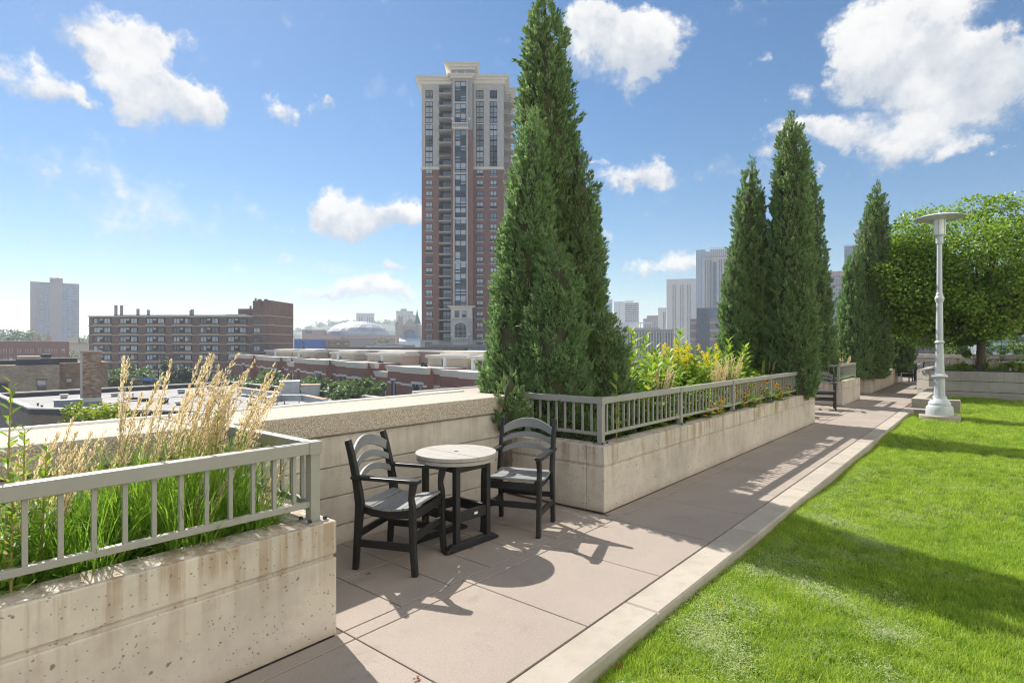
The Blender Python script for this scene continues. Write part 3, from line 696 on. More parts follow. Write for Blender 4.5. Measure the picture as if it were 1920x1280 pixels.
# ------------------------------------------------------------------ junipers
def juniper(label, px_base, px_top, D, py_top, r_base, pw=.75, z_base=.48, detail=1.0, belly=0.12, group='columnar junipers in the planters', trunk_z=.45, full=.9, pale=False):
    x, y = at(px_base, D); xt, yt = at(px_top, D); zt = zpy(py_top, D) + .03; H = zt - z_base
    t = empty('juniper_tree', (x, y, trunk_z), 0, label, 'juniper', group)
    base = np.array([0, 0, z_base - trunk_z]); ax = np.array([xt - x, yt - y, H])
    ph = rng.uniform(0, 6.28, 6)
    def rad(s, th):
        r = r_base * np.clip(1 - s, 0, 1) ** pw * np.clip((1 - s) / .13, 0, 1) ** .4 * np.clip(full + (1 - full) * s / belly, 0, 1)
        lump = 1 + .07 * np.sin(th * 2 + ph[0] + s * 7) + .05 * np.sin(th * 5 + ph[1] - s * 17) + .06 * np.sin(th * 3 + s * 31 + ph[2]) + .05 * np.sin(th * 7 - s * 47 + ph[3])
        return r * lump + .012
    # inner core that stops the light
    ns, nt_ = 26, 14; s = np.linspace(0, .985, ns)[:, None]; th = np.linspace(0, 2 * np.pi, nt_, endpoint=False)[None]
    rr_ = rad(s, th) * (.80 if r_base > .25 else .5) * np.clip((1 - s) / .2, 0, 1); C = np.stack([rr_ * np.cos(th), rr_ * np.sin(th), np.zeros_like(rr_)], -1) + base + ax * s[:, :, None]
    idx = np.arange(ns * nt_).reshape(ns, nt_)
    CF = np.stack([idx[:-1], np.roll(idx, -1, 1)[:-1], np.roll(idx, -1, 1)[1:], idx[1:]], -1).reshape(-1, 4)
    # branch clumps on the surface, sprays on each clump
    area = math.pi * r_base * H * 1.05
    cs = .135 / math.sqrt(detail)                          # clump length
    nc = int(area / (cs * cs * .16)); per = 30
    u = rng.uniform(0, 1, nc * 3); keep = rng.uniform(0, 1, nc * 3) < (np.clip(1 - u, 0, 1) ** pw + .05); u = u[keep][:nc]; nc = len(u)
    th = rng.uniform(0, 2 * np.pi, nc); rr_ = rad(u, th) * rng.uniform(.76, 1.0, nc)
    out = np.stack([np.cos(th), np.sin(th), np.zeros(nc)], -1)
    P = base + ax * u[:, None] + out * rr_[:, None]
    A = unit(out * rng.uniform(.12, .50, (nc, 1)) + np.array([0, 0, 1]) * rng.uniform(.6, 1.0, (nc, 1)) + rng.normal(0, .22, (nc, 3)))
    cl = cs * rng.uniform(.6, 1.25, nc) * np.clip(.30 + rr_ / .26, .30, 1)
    k = np.repeat(np.arange(nc), per); n = len(k)
    tt = rng.uniform(0, 1, n); sd = unit(np.cross(A[k], rand_unit(n)))
    Q = P[k] + A[k] * (cl[k] * tt)[:, None] + sd * (cl[k] * .26 * (1 - tt * .75) * rng.uniform(.2, 1, n))[:, None]
    Dr = A[k] + sd * rng.uniform(.25, .9, (n, 1)) * (1.1 - tt[:, None] * .7) + out[k] * .15
    L = cl[k] * rng.uniform(.20, .44, n); W = L * rng.uniform(.11, .19, n)
    V, F = sprigs(Q, Dr, L, W)
    # a few loose leaders at the tip
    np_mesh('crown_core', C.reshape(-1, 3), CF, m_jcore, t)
    np_mesh('crown', V, F, m_juniper2 if pale else m_juniper, t)
    MB().tube([(0, 0, -.15), (.01, .0, H * .3), (ax[0] * .8, ax[1] * .8, H * .8)], [.055, .045, .012], 7).build('trunk', m_bark, t)
    return t
JG = 'columnar junipers in the planters'
juniper('tallest juniper spire, its tip reaching the top edge of the picture', 1030, 1021, 7.6, -14, .53, .42, detail=.72)
juniper('juniper spire in front of the tallest one, leaning over the parapet end', 968, 1003, 6.9, 203, .42, .58, detail=.75, pale=True)
juniper('slim juniper spire right of the tallest one', 1096, 1082, 7.4, 268, .36, .5, detail=.75)
juniper('low juniper cone in the middle front of the nearest group', 1044, 1042, 6.45, 443, .46, .72, detail=.9, pale=True)
juniper('low bushy juniper at the right foot of the nearest group', 1132, 1128, 6.7, 585, .36, .55, detail=.9)
juniper('small drooping juniper at the railing corner behind the right chair', 950, 958, 6.05, 706, .17, .5, z_base=.66, detail=1.0, full=.6)
juniper('broad tall juniper at the far end of the long planter', 1476, 1485, 11.6, 213, .52, .46, z_base=.55, detail=.58)
juniper('juniper left of the broad one at the far end of the long planter', 1397, 1410, 12.0, 296, .52, .60, detail=.58)
juniper('short juniper leader at the left edge of the middle group', 1375, 1383, 11.8, 420, .33, .60, detail=.75, pale=True)
juniper('low juniper spilling over the far corner of the long planter', 1492, 1478, 11.3, 560, .38, .5, z_base=.52, detail=.6, full=.75)
juniper('dark slender juniper in the short planter behind the middle group', 1532, 1515, 15.6, 286, .46, .62, detail=.45)
juniper('juniper with the pointed tip just left of the leafy tree', 1634, 1645, 19.2, 340, .54, .5, detail=.45)
juniper('rounded juniper left of the last pointed one', 1594, 1603, 18.9, 466, .55, .58, detail=.45, pale=True)
juniper('juniper leader between the two farthest spires', 1622, 1625, 19.0, 388, .42, .60, detail=.45)
juniper('round juniper bush beside the dining chairs, under the leafy tree', 1686, 1690, 23.8, 560, .55, .45, detail=.4)
juniper('small pale conifer behind the concrete planter, right of the lamp post', 1792, 1794, 27.5, 618, .52, .6, z_base=.3, detail=.2)

# ------------------------------------------------------------------ ornamental reed grass
LEAN = np.array([RT.x, RT.y, 0.0])                    # the breeze pushes the plumes to the right
def reed(label, x, y, z, n_blade, blade_len, n_plume, stem_h, spread, lean=.22, lod=1.0, group='feather reed grass clumps', pl=.36):
    t = empty('reed_grass', (x, y, z), 0, label, 'grass', group)
    a = rng.uniform(0, 2 * np.pi, n_blade); r = np.sqrt(rng.uniform(0, 1, n_blade)) * spread * .55
    P = np.stack([np.cos(a) * r, np.sin(a) * r, np.zeros(n_blade)], -1)
    V, F = ribbons(P, a + rng.normal(0, .6, n_blade), blade_len * rng.uniform(.55, 1.15, n_blade), np.abs(rng.normal(.22, .16, n_blade)), rng.uniform(.0026, .0048, n_blade) / math.sqrt(lod))
    np_mesh('blades', V, F, m_grassblade, t)
    sv, sf, pv, pf = [], [], [], []; so = 0
    st = MB(); Ps, Ds, Ls, Ws = [], [], [], []
    for i in range(n_plume):
        aa = random.uniform(0, 6.283); rr_ = spread * math.sqrt(random.random())
        b = np.array([math.cos(aa) * rr_ * .5, math.sin(aa) * rr_ * .5, 0])
        h = stem_h * random.uniform(.80, 1.06)
        ln = LEAN * h * lean * random.uniform(.5, 1.6) + np.array([math.cos(aa), math.sin(aa), 0]) * h * random.uniform(.02, .12)
        def c(q): return b + ln * q ** 2.2 + np.array([0, 0, h * q])
        st.tube([c(q) for q in (0, .3, .55, .8, 1.0)], [.0022, .002, .0018, .0014, .0006], 3)
        f0 = 1 - pl * random.uniform(.85, 1.3) / h
        k = int(150 * lod); q = f0 + (1 - f0) * rng.uniform(0, 1, k)
        C = np.array([c(v) for v in q]); dv = np.array(c(1.0)) - np.array(c(f0)); dv = dv / np.linalg.norm(dv)
        prof = np.sin(np.clip((q - f0) / (1 - f0), 0, 1) ** .75 * math.pi * .93 + .12) * .021
        side = unit(np.cross(np.tile(dv, (k, 1)), rand_unit(k)))
        Ps.append(C + side * (prof * rng.uniform(.0, .8, k))[:, None]); Ds.append(np.tile(dv, (k, 1)) + side * rng.uniform(.1, .5, (k, 1)))
        Ls.append(rng.uniform(.014, .030, k)); Ws.append(rng.uniform(.0016, .0032, k) / lod ** .5)
    if n_plume:
        st.build('stems', m_stem, t)
        V, F = sprigs(np.concatenate(Ps), np.concatenate(Ds), np.concatenate(Ls), np.concatenate(Ws))
        np_mesh('plumes', V, F, m_plume, t)
    return t
Z = .47
reed('tall feathery reed grass clump, leftmost of the big pale plumes behind the nearest railing', -3.38, .98, Z, 380, .62, 12, .98, .20)
reed('tall feathery reed grass clump in the middle of the big pale plumes', -3.42, 1.20, Z, 420, .66, 20, 1.0, .22)
reed('tall feathery reed grass clump, rightmost of the big pale plumes near the railing corner', -3.36, 1.42, Z, 380, .66, 20, .96, .22, .17)
reed('shorter tan reed grass clump at the left edge of the nearest planter', -3.34, .60, Z, 300, .5, 14, .74, .24, .22)
reed('low green grass clump in front of the big plumes, behind the nearest railing', -3.08, 1.16, Z, 420, .52, 2, .6, .26)
reed('low green grass clump in the corner of the nearest planter', -3.08, 1.47, Z, 300, .40, 2, .5, .20)
reed('low arching grass clump left of the nearest railing balusters', -3.12, .74, Z, 420, .46, 0, .5, .28)
reed('low arching grass clump at the lower left edge of the picture', -3.10, .42, Z, 420, .33, 0, .5, .28)
reed('green grass clump by the parapet at the left of the nearest planter', -3.70, .85, Z, 300, .5, 3, .66, .26)
for i, (px, D, n, h, lab) in enumerate(((1232, D_at(1232, -3.32), 24, .80, 'pale reed grass clump left of the goldenrod in the long planter'), (1345, D_at(1345, -3.36), 28, .84, 'pale reed grass clump right of the goldenrod in the long planter'),
                                        (1368, D_at(1368, -3.4), 20, .90, 'pale reed grass clump nearest the leafy stalk in the long planter'), (1437, D_at(1437, -3.4), 4, .9, 'thin reed grass tuft before the broad juniper'),
                                        (1580, 16.5, 14, .80, 'reed grass tuft on the short planter halfway down the walkway'), (1656, 21.6, 6, .74, 'reed grass tuft by the farthest railing'))):
    x, y = at(px, D); reed(lab, x, y, Z, 150, .5, n, h, .24, .08, .45)

# ------------------------------------------------------------------ leafy stalks, goldenrod, coneflowers, ground cover
def stalk(label, x, y, z, h, n_leaf, ll, m, spread=.0, lean=(0, 0), group=None, cat='plant', name='leafy_stalk', wd=.30):
    t = empty(name, (x, y, z), 0, label, cat, group)
    def c(q): return np.array([lean[0] * h * q ** 1.5, lean[1] * h * q ** 1.5, h * q])
    MB().tube([c(q) for q in (0, .35, .7, 1)], [.006, .005, .004, .002], 5).build('stem', m_stem, t)
    q = np.linspace(.22, 1.0, n_leaf); P = np.array([c(v) for v in q]); a = np.arange(n_leaf) * 2.4 + rng.normal(0, .3, n_leaf)
    up = .35 + 1.0 * q ** 2
    D = np.stack([np.cos(a), np.sin(a), up * rng.uniform(.6, 1.2, n_leaf)], -1); N = np.stack([-np.cos(a) * .5, -np.sin(a) * .5, np.ones(n_leaf)], -1)
    L = ll * (1.05 - .5 * q ** 3) * rng.uniform(.8, 1.15, n_leaf)
    V, F = leaf_blades(P, D, N, L, L * wd * .5)
    np_mesh('leaves', V, F, m, t); return t
LG = 'leafy milkweed stalks in the long planter'
spots = [(1192, 622, -3.75, 'leafy stalk nearest the first juniper group, reaching above the railing'), (1206, 632, -3.9, 'tall lime leafy stalk at the left end of the flower bed'),
         (1222, 655, -3.7, 'leafy stalk left of the first pale reed clump'), (1268, 620, -3.9, 'tallest leafy stalk beside the goldenrod'), (1250, 662, -3.6, 'leafy stalk low at the left of the goldenrod'),
         (1236, 672, -3.5, 'short leafy stalk behind the railing, left of the goldenrod'), (1328, 658, -3.9, 'leafy stalk just right of the goldenrod'), (1372, 640, -3.9, 'leafy stalk left of the tall yellow-green one'),
         (1402, 610, -3.8, 'tallest yellow-green leafy stalk before the middle junipers'), (1392, 652, -3.6, 'broad leafy stalk at the foot of the tallest yellow-green one'), (1416, 650, -3.7, 'leafy stalk right of the tallest yellow-green one'),
         (1452, 656, -3.4, 'lone leafy stalk in front of the broad juniper'), (1300, 676, -3.6, 'short leafy stalk under the goldenrod'), (1352, 672, -3.6, 'short leafy stalk between the pale reed clumps'), (1215, 690, -3.4, 'low leafy stalk behind the first railing post'),
         (1180, 660, -3.5, 'leafy stalk touching the low bushy juniper'), (1284, 652, -4.0, 'leafy stalk rising out of the goldenrod'), (1340, 668, -3.7, 'leafy stalk amid the right pale reed clump'), (1382, 664, -3.7, 'leafy stalk behind the last coneflowers'), (1432, 672, -3.5, 'small leafy stalk right of the coneflowers')]
for px, py, x, lab in spots:
    D = D_at(px, x); x, y = at(px, D); stalk(lab, x, y, Z, zpy(py, D) - Z, 30, .25, m_leafy if D > 7 else m_leaf, lean=(random.uniform(-.05, .08), random.uniform(-.05, .05)), group=LG, wd=.46)
x, y = at(1156, 5.75)
stalk('green leafy stalk growing through the railing corner in front of the junipers', x, y, Z, .78, 16, .17, m_leaf, group=LG, wd=.55)
for px, D, zt, lab in ((8, 2.35, 1.42, 'leafy green stem at the left edge of the picture'), (40, 2.5, 1.20, 'leafy green shrub stem beside the shorter tan plumes'), (75, 2.45, 1.12, 'leafy green shrub stem left of the nearest railing'), (20, 2.2, 1.05, 'low leafy shrub stem at the left edge behind the railing')):
    x, y = at(px, D); stalk(lab, x, y, Z, zt - Z, 34, .085, m_leafy, lean=(random.uniform(-.05, .12), .02), group='leafy shrub stems in the nearest planter', wd=.42)
x, y = at(206, 2.85)
stalk('low plant with two broad yellow-green leaves behind the nearest railing', x, y, Z, .36, 5, .20, m_leafy, wd=.9, name='broad_leaf_plant')
for px, D, zt, lab in ((345, 2.95, 1.12, 'thin green weed stem among the big plumes'), (400, 3.15, 1.25, 'taller thin green weed stem among the big plumes'), (440, 3.2, 1.1, 'thin green weed stem near the railing corner')):
    x, y = at(px, D); stalk(lab, x, y, Z, zt - Z, 26, .075, m_leafy, lean=(.08, .0), group='thin weed stems among the plumes', wd=.3)
def goldenrod(label, x, y, z, h, n):
    t = empty('goldenrod', (x, y, z), 0, label, 'flower', 'goldenrod in the long planter'); st = MB(); Ps, Ds = [], []; LV = []
    for i in range(n):
        aa = random.uniform(0, 6.28); r = .26 * math.sqrt(random.random()); hh = h * random.uniform(.78, 1.05)
        b = np.array([math.cos(aa) * r, math.sin(aa) * r, 0]); tp = b * 1.35 + np.array([0, 0, hh])
        st.tube([b, (b + tp) / 2, tp], [.004, .0035, .002], 4)
        for k in range(7):
            br = random.uniform(0, 6.28); q0 = tp - np.array([0, 0, .035 * k]); ln = .05 + .016 * k
            e = np.array([math.cos(br) * ln, math.sin(br) * ln, .02])
            m_ = 16; f = rng.uniform(0, 1, (m_, 1)); Ps.append(q0 + e * f + np.array([0, 0, .03]) * np.sin(f * 3.1) + rng.normal(0, .006, (m_, 3))); Ds.append(np.tile([0, 0, 1.0], (m_, 1)) + rng.normal(0, .7, (m_, 3)))
        m_ = 26; q = rng.uniform(.1, .85, m_); a = rng.uniform(0, 6.28, m_)
        LV.append((b + (tp - b) * q[:, None], np.stack([np.cos(a), np.sin(a), rng.uniform(.1, .8, m_)], -1)))
    st.build('stems', m_stem, t)
    V, F = sprigs(np.concatenate(Ps), np.concatenate(Ds), .022, .008); np_mesh('blooms', V, F, m_gold, t)
    P = np.concatenate([a for a, b in LV]); D = np.concatenate([b for a, b in LV])
    V, F = leaf_blades(P, D, np.tile([0, 0, 1.0], (len(P), 1)), rng.uniform(.08, .14, len(P)), .014); np_mesh('leaves', V, F, m_leafy, t)
for px, D, zt, n, lab in ((1275, D_at(1275, -3.8), 1.56, 10, 'goldenrod clump, left half of the yellow flowers'), (1302, D_at(1302, -3.9), 1.52, 9, 'goldenrod clump, right half of the yellow flowers'), (1258, D_at(1258, -4.1), 1.62, 5, 'goldenrod clump at the back of the yellow flowers')):
    x, y = at(px, D); goldenrod(lab, x, y, Z, zt - Z, n)
def susans(label, x, y, z, h, n, r0=.3):
    t = empty('coneflower_clump', (x, y, z), 0, label, 'flower', 'orange coneflowers behind the long railing'); st = MB(); pv = []; cones = MB(); LP, LD = [], []
    for i in range(n):
        aa = random.uniform(0, 6.28); r = r0 * math.sqrt(random.random()); hh = h * random.uniform(.5, 1.05); p = np.array([math.cos(aa) * r, math.sin(aa) * r, hh])
        st.tube([p * [.8, .8, 0], p], [.003, .0025], 3)
        k = 11; a = np.linspace(0, 6.283, k, endpoint=False); n_ = np.array([random.uniform(-.1, .7), random.uniform(-.7, .2), .7])
        D = np.stack([np.cos(a), np.sin(a), np.full(k, -.1) - n_[0] * np.cos(a) - n_[1] * np.sin(a)], -1)
        pv.append((np.tile(p, (k, 1)), D)); cones.lathe([(.012, hh - .004), (.011, hh + .010), (.004, hh + .016)], 6, (p[0], p[1]))
        m_ = 10; q = rng.uniform(.05, .8, m_); al = rng.uniform(0, 6.28, m_); LP.append(p * q[:, None]); LD.append(np.stack([np.cos(al), np.sin(al), rng.uniform(.1, .7, m_)], -1))
    st.build('stems', m_stem, t)
    P = np.concatenate([a for a, b in pv]); D = np.concatenate([b for a, b in pv])
    V, F = leaf_blades(P, D, np.tile([0, 0, 1.0], (len(P), 1)), .040, .0085, .1); np_mesh('petals', V, F, m_susan, t)
    cones.build('flower_centres', m_cone, t)
    P = np.concatenate(LP); D = np.concatenate(LD); V, F = leaf_blades(P, D, np.tile([0, 0, 1.0], (len(P), 1)), rng.uniform(.09, .15, len(P)), .02); np_mesh('leaves', V, F, m_leaf, t)
for px, D, h, n, lab in ((1338, 8.0, .42, 16, 'orange coneflower clump behind the middle of the long railing'), (1375, 8.7, .48, 24, 'orange coneflower clump left of the last railing posts'), (1398, 9.0, .48, 22, 'orange coneflower clump beside the fourth railing post'),
                         (1425, 9.6, .50, 30, 'orange coneflower clump between the last two railing posts'), (1450, 10.1, .48, 24, 'orange coneflower clump nearest the broad juniper'), (1318, 7.7, .34, 10, 'small orange coneflower clump low behind the railing')):
    x, y = at(px, D); susans(lab, x, y, Z, h, n)
# ground cover that fills the beds: nobody could count it
def cover(name, label, boxes, dens, h, ll, m, rise=False):
    Ps, Ds, Ls = [], [], []
    for (x0, x1, y0, y1) in boxes:
        n = int((x1 - x0) * (y1 - y0) * dens); P = np.stack([rng.uniform(x0, x1, n), rng.uniform(y0, y1, n), Z + h * rng.uniform(0, 1, n) ** .8 * (.55 + .45 * np.sin(rng.uniform(0, 6, n)))], -1)
        
        if rise: P[:, 2] = np.minimum(P[:, 2], Z + .22 + (-2.98 - P[:, 0]) * .75 * rng.uniform(.6, 1, n))
        a = rng.uniform(0, 6.28, n); Ps.append(P); Ds.append(np.stack([np.cos(a), np.sin(a), rng.uniform(-.1, .9, n)], -1)); Ls.append(ll * rng.uniform(.6, 1.3, n))
    P, D, L = np.concatenate(Ps), np.concatenate(Ds), np.concatenate(Ls)
    V, F = leaf_blades(P, D, np.tile([0, 0, 1.0], (len(P), 1)) + rng.normal(0, .25, (len(P), 3)), L, L * .24)
    return tag(np_mesh(name, V, F, m), label, 'ground cover', kind='stuff')
cover('ground_cover', 'low leafy ground cover in the nearest planter', [(-3.95, -2.94, -.4, 1.55)], 3000, .16, .07, m_cover)
cover('flower_bed_foliage', 'dense leafy foliage of the flower bed behind the long railing', [(-4.7, -2.99, 6.1, 11.9)], 2000, .72, .14, m_leaf, True)
cover('flower_bed_undergrowth', 'bright undergrowth of the flower bed', [(-4.6, -3.0, 6.3, 11.6)], 800, .92, .15, m_leafy, True)
cover('planter_undergrowth', 'leafy undergrowth in the planters farther down the walkway', [(-4.9, -3.21, 17.2, 19.3), (-4.9, -3.28, 22.2, 30)], 500, .2, .12, m_cover)

# ------------------------------------------------------------------ broadleaf trees
def broadleaf(name, label, x, y, z, h, crown, n_leaf, ll, m, trunk=(.09, 1.4), clumps=60, group=None, squash=1.0, cat='tree', shell=.55, lobes=None):
    """crown: (cx,cy,cz,rx,ry,rz) relative to the base; leaves gather on clumps spread through the crown"""
    t = empty(name, (x, y, z), 0, label, cat, group)
    c = np.array(crown[:3]); r = np.array(crown[3:])
    d = rand_unit(clumps); f = rng.uniform(shell, 1.0, (clumps, 1)) ** .7
    C = c + d * f * r
    if lobes is not None:
        wts = np.array([q[6] for q in lobes]); li = rng.choice(len(lobes), clumps, p=wts / wts.sum()); LB = np.array(lobes)[li]
        C = LB[:, :3] + d * f * LB[:, 3:6]
    rs = np.mean(r) * rng.uniform(.14, .36, clumps)
    tb = MB(); th = trunk[1]
    tb.tube([(0, 0, -.1), (.02, .01, th * .5), (0, 0, th), (c[0] * .6, c[1] * .6, c[2])], [trunk[0] * 1.25, trunk[0], trunk[0] * .85, trunk[0] * .35], 8)
    tb.build('trunk', m_bark, t, smooth=True)
    lb = MB()
    for i in range(0, clumps, 2):
        s0 = Vector((0, 0, th * random.uniform(.8, 1.3))); e = Vector(C[i]); md = (s0 + e) / 2 + Vector((0, 0, -.08 * h * random.random()))
        lb.tube([s0, md, e], [trunk[0] * .42, trunk[0] * .25, trunk[0] * .06], 5)
    lb.build('limbs', m_bark, t)
    k = rng.integers(0, clumps, n_leaf); dd_ = rand_unit(n_leaf)
    P = C[k] + dd_ * (rs[k] * rng.uniform(.35, 1.0, n_leaf) ** .5)[:, None] * np.array([1, 1, .7 * squash])
    out = unit(dd_ + d[k] * .8); D = unit(out + rng.normal(0, .5, (n_leaf, 3)) - np.array([0, 0, .35])); N = unit(out * .5 + np.array([0, 0, 1.0]) + rng.normal(0, .45, (n_leaf, 3)))
    L = ll * rng.uniform(.7, 1.3, n_leaf)
    V, F = leaf_blades(P, D, N, L, L * .42, .2)
    np_mesh('crown', V, F, m, t); return t
x, y = at(1838, 19.3)
broadleaf('leafy_tree', 'round leafy tree in the concrete planter behind the lamp post', x, y, .66, 5.8, (-.3, -.2, 3.3, 2.7, 2.7, 2.2), 95000, .095, m_tree, (.13, 1.5), 300, shell=.42,
          lobes=[(-.45, -.35, 3.3, 2.85, 2.75, 2.35, 3.0), (-2.0, -1.65, 2.75, 1.65, 1.5, 1.5, 1.0), (1.6, 1.3, 2.9, 1.6, 1.5, 1.5, .7)])
broadleaf('suckering_shrub', 'leafy suckers round the foot of the tree behind the lamp post', x - .1, y - .15, .66, 1.2, (0, 0, .75, .55, .5, .8), 1800, .10, m_tree, (.02, .4), 14, cat='shrub')
x, y = at(1875, 26)
broadleaf('shrub', 'pale green shrub far right beyond the leafy tree', x, y, .3, 1.6, (0, 0, 1.0, 1.1, .9, .75), 2200, .11, m_street, (.03, .5), 20, cat='shrub')
for px, D, n, h, lab in ((1778, 19.2, 10, .45, 'russet grass tuft right of the lamp post on the concrete planter'), (1793, 19.4, 14, .55, 'russet grass tuft left of the tree trunk on the concrete planter'), (1806, 19.3, 8, .4, 'russet grass tuft nearest the tree trunk'),
                         (1862, 18.9, 14, .42, 'russet grass tuft right of the tree trunk'), (1878, 18.8, 14, .4, 'russet grass tuft at the right edge of the concrete planter')):
    x, y = at(px, D); reed(lab, x, y, .66, 160, .34, n, h, .3, .1, .3, group='russet grass tufts on the concrete planter')
x, y = at(1900, 18.6)
broadleaf('flowering_plant', 'low plant with pink flowers at the right edge, on the concrete planter', x, y, .66, .4, (0, 0, .2, .35, .3, .16), 500, .08, m_leafy, (.008, .1), 10, cat='plant')

# ------------------------------------------------------------------ lawn grass (instanced tufts) and clippings
m_lawn = None
def lawn_mat(name, stops, trans):
    m, t, out = new_mat(name)
    f = t('ShaderNodeObjectInfo').outputs['Random']; pos = t('ShaderNodeObjectInfo').outputs['Location']
    n = t.noise(pos, .9, 4, .6).outputs['Fac']; n2 = t.noise(pos, 5.0, 3, .6).outputs['Fac']
    g = t.m('ADD', t.m('MULTIPLY', f, .6), t.m('ADD', t.m('MULTIPLY', n, .35), t.m('MULTIPLY', n2, .2)))
    col = t.ramp(g, stops)
    p = t('ShaderNodeBsdfPrincipled', {'Base Color': col, 'Roughness': .5, 'Specular IOR Level': .3})
    tr = t('ShaderNodeBsdfTranslucent', {'Color': col})
    t.l.new(t('ShaderNodeMixShader', {0: trans, 1: p.outputs[0], 2: tr.outputs[0]}).outputs[0], out.inputs[0]); return m
m_lawn = lawn_mat('lawn blade', [(0.2, (.14, .26, .022)), (.5, (.26, .415, .034)), (.75, (.40, .54, .055)), (1, (.57, .65, .15))], .5)
m_clip = lawn_mat('dry clipping', [(0, (.34, .42, .18)), (.5, (.46, .53, .28)), (1, (.60, .63, .42))], .35)
tufts = bpy.data.collections.new('grass tufts'); clips = bpy.data.collections.new('clippings')
for i in range(5):
    n = 34; a = rng.uniform(0, 6.28, n); r = np.sqrt(rng.uniform(0, 1, n)) * .05
    P = np.stack([np.cos(a) * r, np.sin(a) * r, np.zeros(n)], -1)
    V, F = ribbons(P, rng.uniform(0, 6.28, n), rng.uniform(.032, .062, n), np.abs(rng.normal(.35, .28, n)), rng.uniform(.0011, .0019, n), .8, 3)
    o = np_mesh('grass_tuft', V, F, m_lawn); COL.objects.unlink(o); tufts.objects.link(o)
for i in range(4):
    n = 60; P = np.stack([rng.normal(0, .065, n), rng.normal(0, .045, n), rng.uniform(.0, .018, n)], -1); a = rng.uniform(0, 6.28, n)
    V, F = ribbons(P, a, rng.uniform(.010, .028, n), rng.uniform(1.1, 1.62, n), rng.uniform(.0006, .0011, n), .1, 2)
    o = np_mesh('clipping', V, F, m_clip); COL.objects.unlink(o); clips.objects.link(o)
def scatter(name, label, cat, P, coll, smin, smax):
    me = bpy.data.meshes.new(name); me.from_pydata([tuple(p) for p in P], [], [])
    o = link(name, me); tag(o, label, cat, kind='stuff')
    ng = bpy.data.node_groups.new(name, 'GeometryNodeTree')
    ng.interface.new_socket('Geometry', in_out='INPUT', socket_type='NodeSocketGeometry'); ng.interface.new_socket('Geometry', in_out='OUTPUT', socket_type='NodeSocketGeometry')
    g = NT(ng); gi = g('NodeGroupInput'); go = g('NodeGroupOutput')
    ci = g('GeometryNodeCollectionInfo'); ci.inputs[0].default_value = coll; ci.inputs['Separate Children'].default_value = True; ci.inputs['Reset Children'].default_value = True
    rot = g('FunctionNodeRandomValue', data_type='FLOAT_VECTOR'); rot.inputs[0].default_value = (-.12, -.12, 0); rot.inputs[1].default_value = (.12, .12, 6.283)
    sc = g('FunctionNodeRandomValue', data_type='FLOAT'); sc.inputs[2].default_value = smin; sc.inputs[3].default_value = smax; sc.inputs['Seed'].default_value = 3
    ip = g('GeometryNodeInstanceOnPoints'); ip.inputs['Pick Instance'].default_value = True
    ng.links.new(gi.outputs[0], ip.inputs['Points']); ng.links.new(ci.outputs[0], ip.inputs['Instance'])
    ng.links.new(rot.outputs[0], ip.inputs['Rotation']); ng.links.new(sc.outputs[1], ip.inputs['Scale']); ng.links.new(ip.outputs[0], go.inputs[0])
    md = o.modifiers.new('scatter', 'NODES'); md.node_group = ng; return o
def lawn_z(x, y): return LAWN_Z - .022 + .015 * np.sin(x * 1.3 + y * .7) + .012 * np.sin(x * 2.9 - y * 2.1)
def sample(n, x0, x1, y0, y1, dmin, dmax):
    x = rng.uniform(x0, x1, n); y = rng.uniform(y0, y1, n); d = x * FW.x + y * FW.y; l = x * RT.x + y * RT.y
    k = (d > dmin) & (d < dmax) & (l / np.maximum(d, .01) < 1.02)
    k &= ((x + .93) ** 2 + (y - 16.17) ** 2 > .47 ** 2) & ~((y > 17.25) & (y < 17.55) & (x < -.7)) & ~((x < -1.3) & (y > 17.9)) & ~((y > 17.9) & (y < 18.3) & (x < -.55))
    return x[k], y[k]
Ps = []
x, y = sample(84000, -1.465, 6, -1, 12, 1.0, 5.5); Ps.append(np.stack([x, y, lawn_z(x, y)], -1))
yk = rng.uniform(1.2, 16.8, 5200); xk = -1.468 + np.abs(rng.normal(0, .05, 5200)); Ps.append(np.stack([xk, yk, lawn_z(xk, yk) + .004], -1))
x, y = sample(52000, -1.465, 9, 1, 16, 5.5, 9.5); Ps.append(np.stack([x, y, lawn_z(x, y)], -1))
scatter('lawn_grass', 'short bright green mown grass of the lawn', 'grass', np.concatenate(Ps), tufts, .8, 1.25)
x, y = sample(42000, -1.49, 15, 4, 23.25, 9.5, 30)
scatter('far_lawn_grass', 'mown grass of the lawn around the lamp post', 'grass', np.stack([x, y, lawn_z(x, y)], -1), tufts, 1.1, 1.7)
# mower clippings: swaths and small heaps
C = []
def heap(x0, y0, sx, sy, n, ang=0.0):
    n = int(n * .45); a = rng.normal(0, sx, n); b = rng.normal(0, sy, n); c, s = math.cos(ang), math.sin(ang)
    C.append(np.stack([x0 + a * c - b * s, y0 + a * s + b * c], -1))
def gp(px, py): D = FPX * (EYE - LAWN_Z) / (py - HOR); return at(px, D)
for px, py, sx, sy, n, ang in ((1490, 1058, .10, .05, 40, .3), (1575, 985, .16, .05, 60, -.3), (1620, 1015, .12, .06, 60, -.5), (1330, 1190, .07, .16, 60, .3), (1365, 1240, .07, .16, 60, .4), (1550, 1130, .25, .04, 60, -.6), (1665, 1195, .06, .05, 45, 0), (1480, 1090, .35, .05, 70, .1),
                               (1580, 1045, .3, .06, 60, .1), (1700, 975, .10, .14, 40, .4), (1660, 880, .3, .06, 30, .2), (1880, 925, .5, .08, 40, .3), (1705, 835, .6, .08, 30, .1), (1850, 835, 1.0, .15, 40, .2), (1600, 1240, .35, .2, 50, 0), (1410, 1150, .18, .1, 40, .2)):
    gx_, gy_ = gp(px, py); heap(gx_, gy_, sx, sy, n, ang)
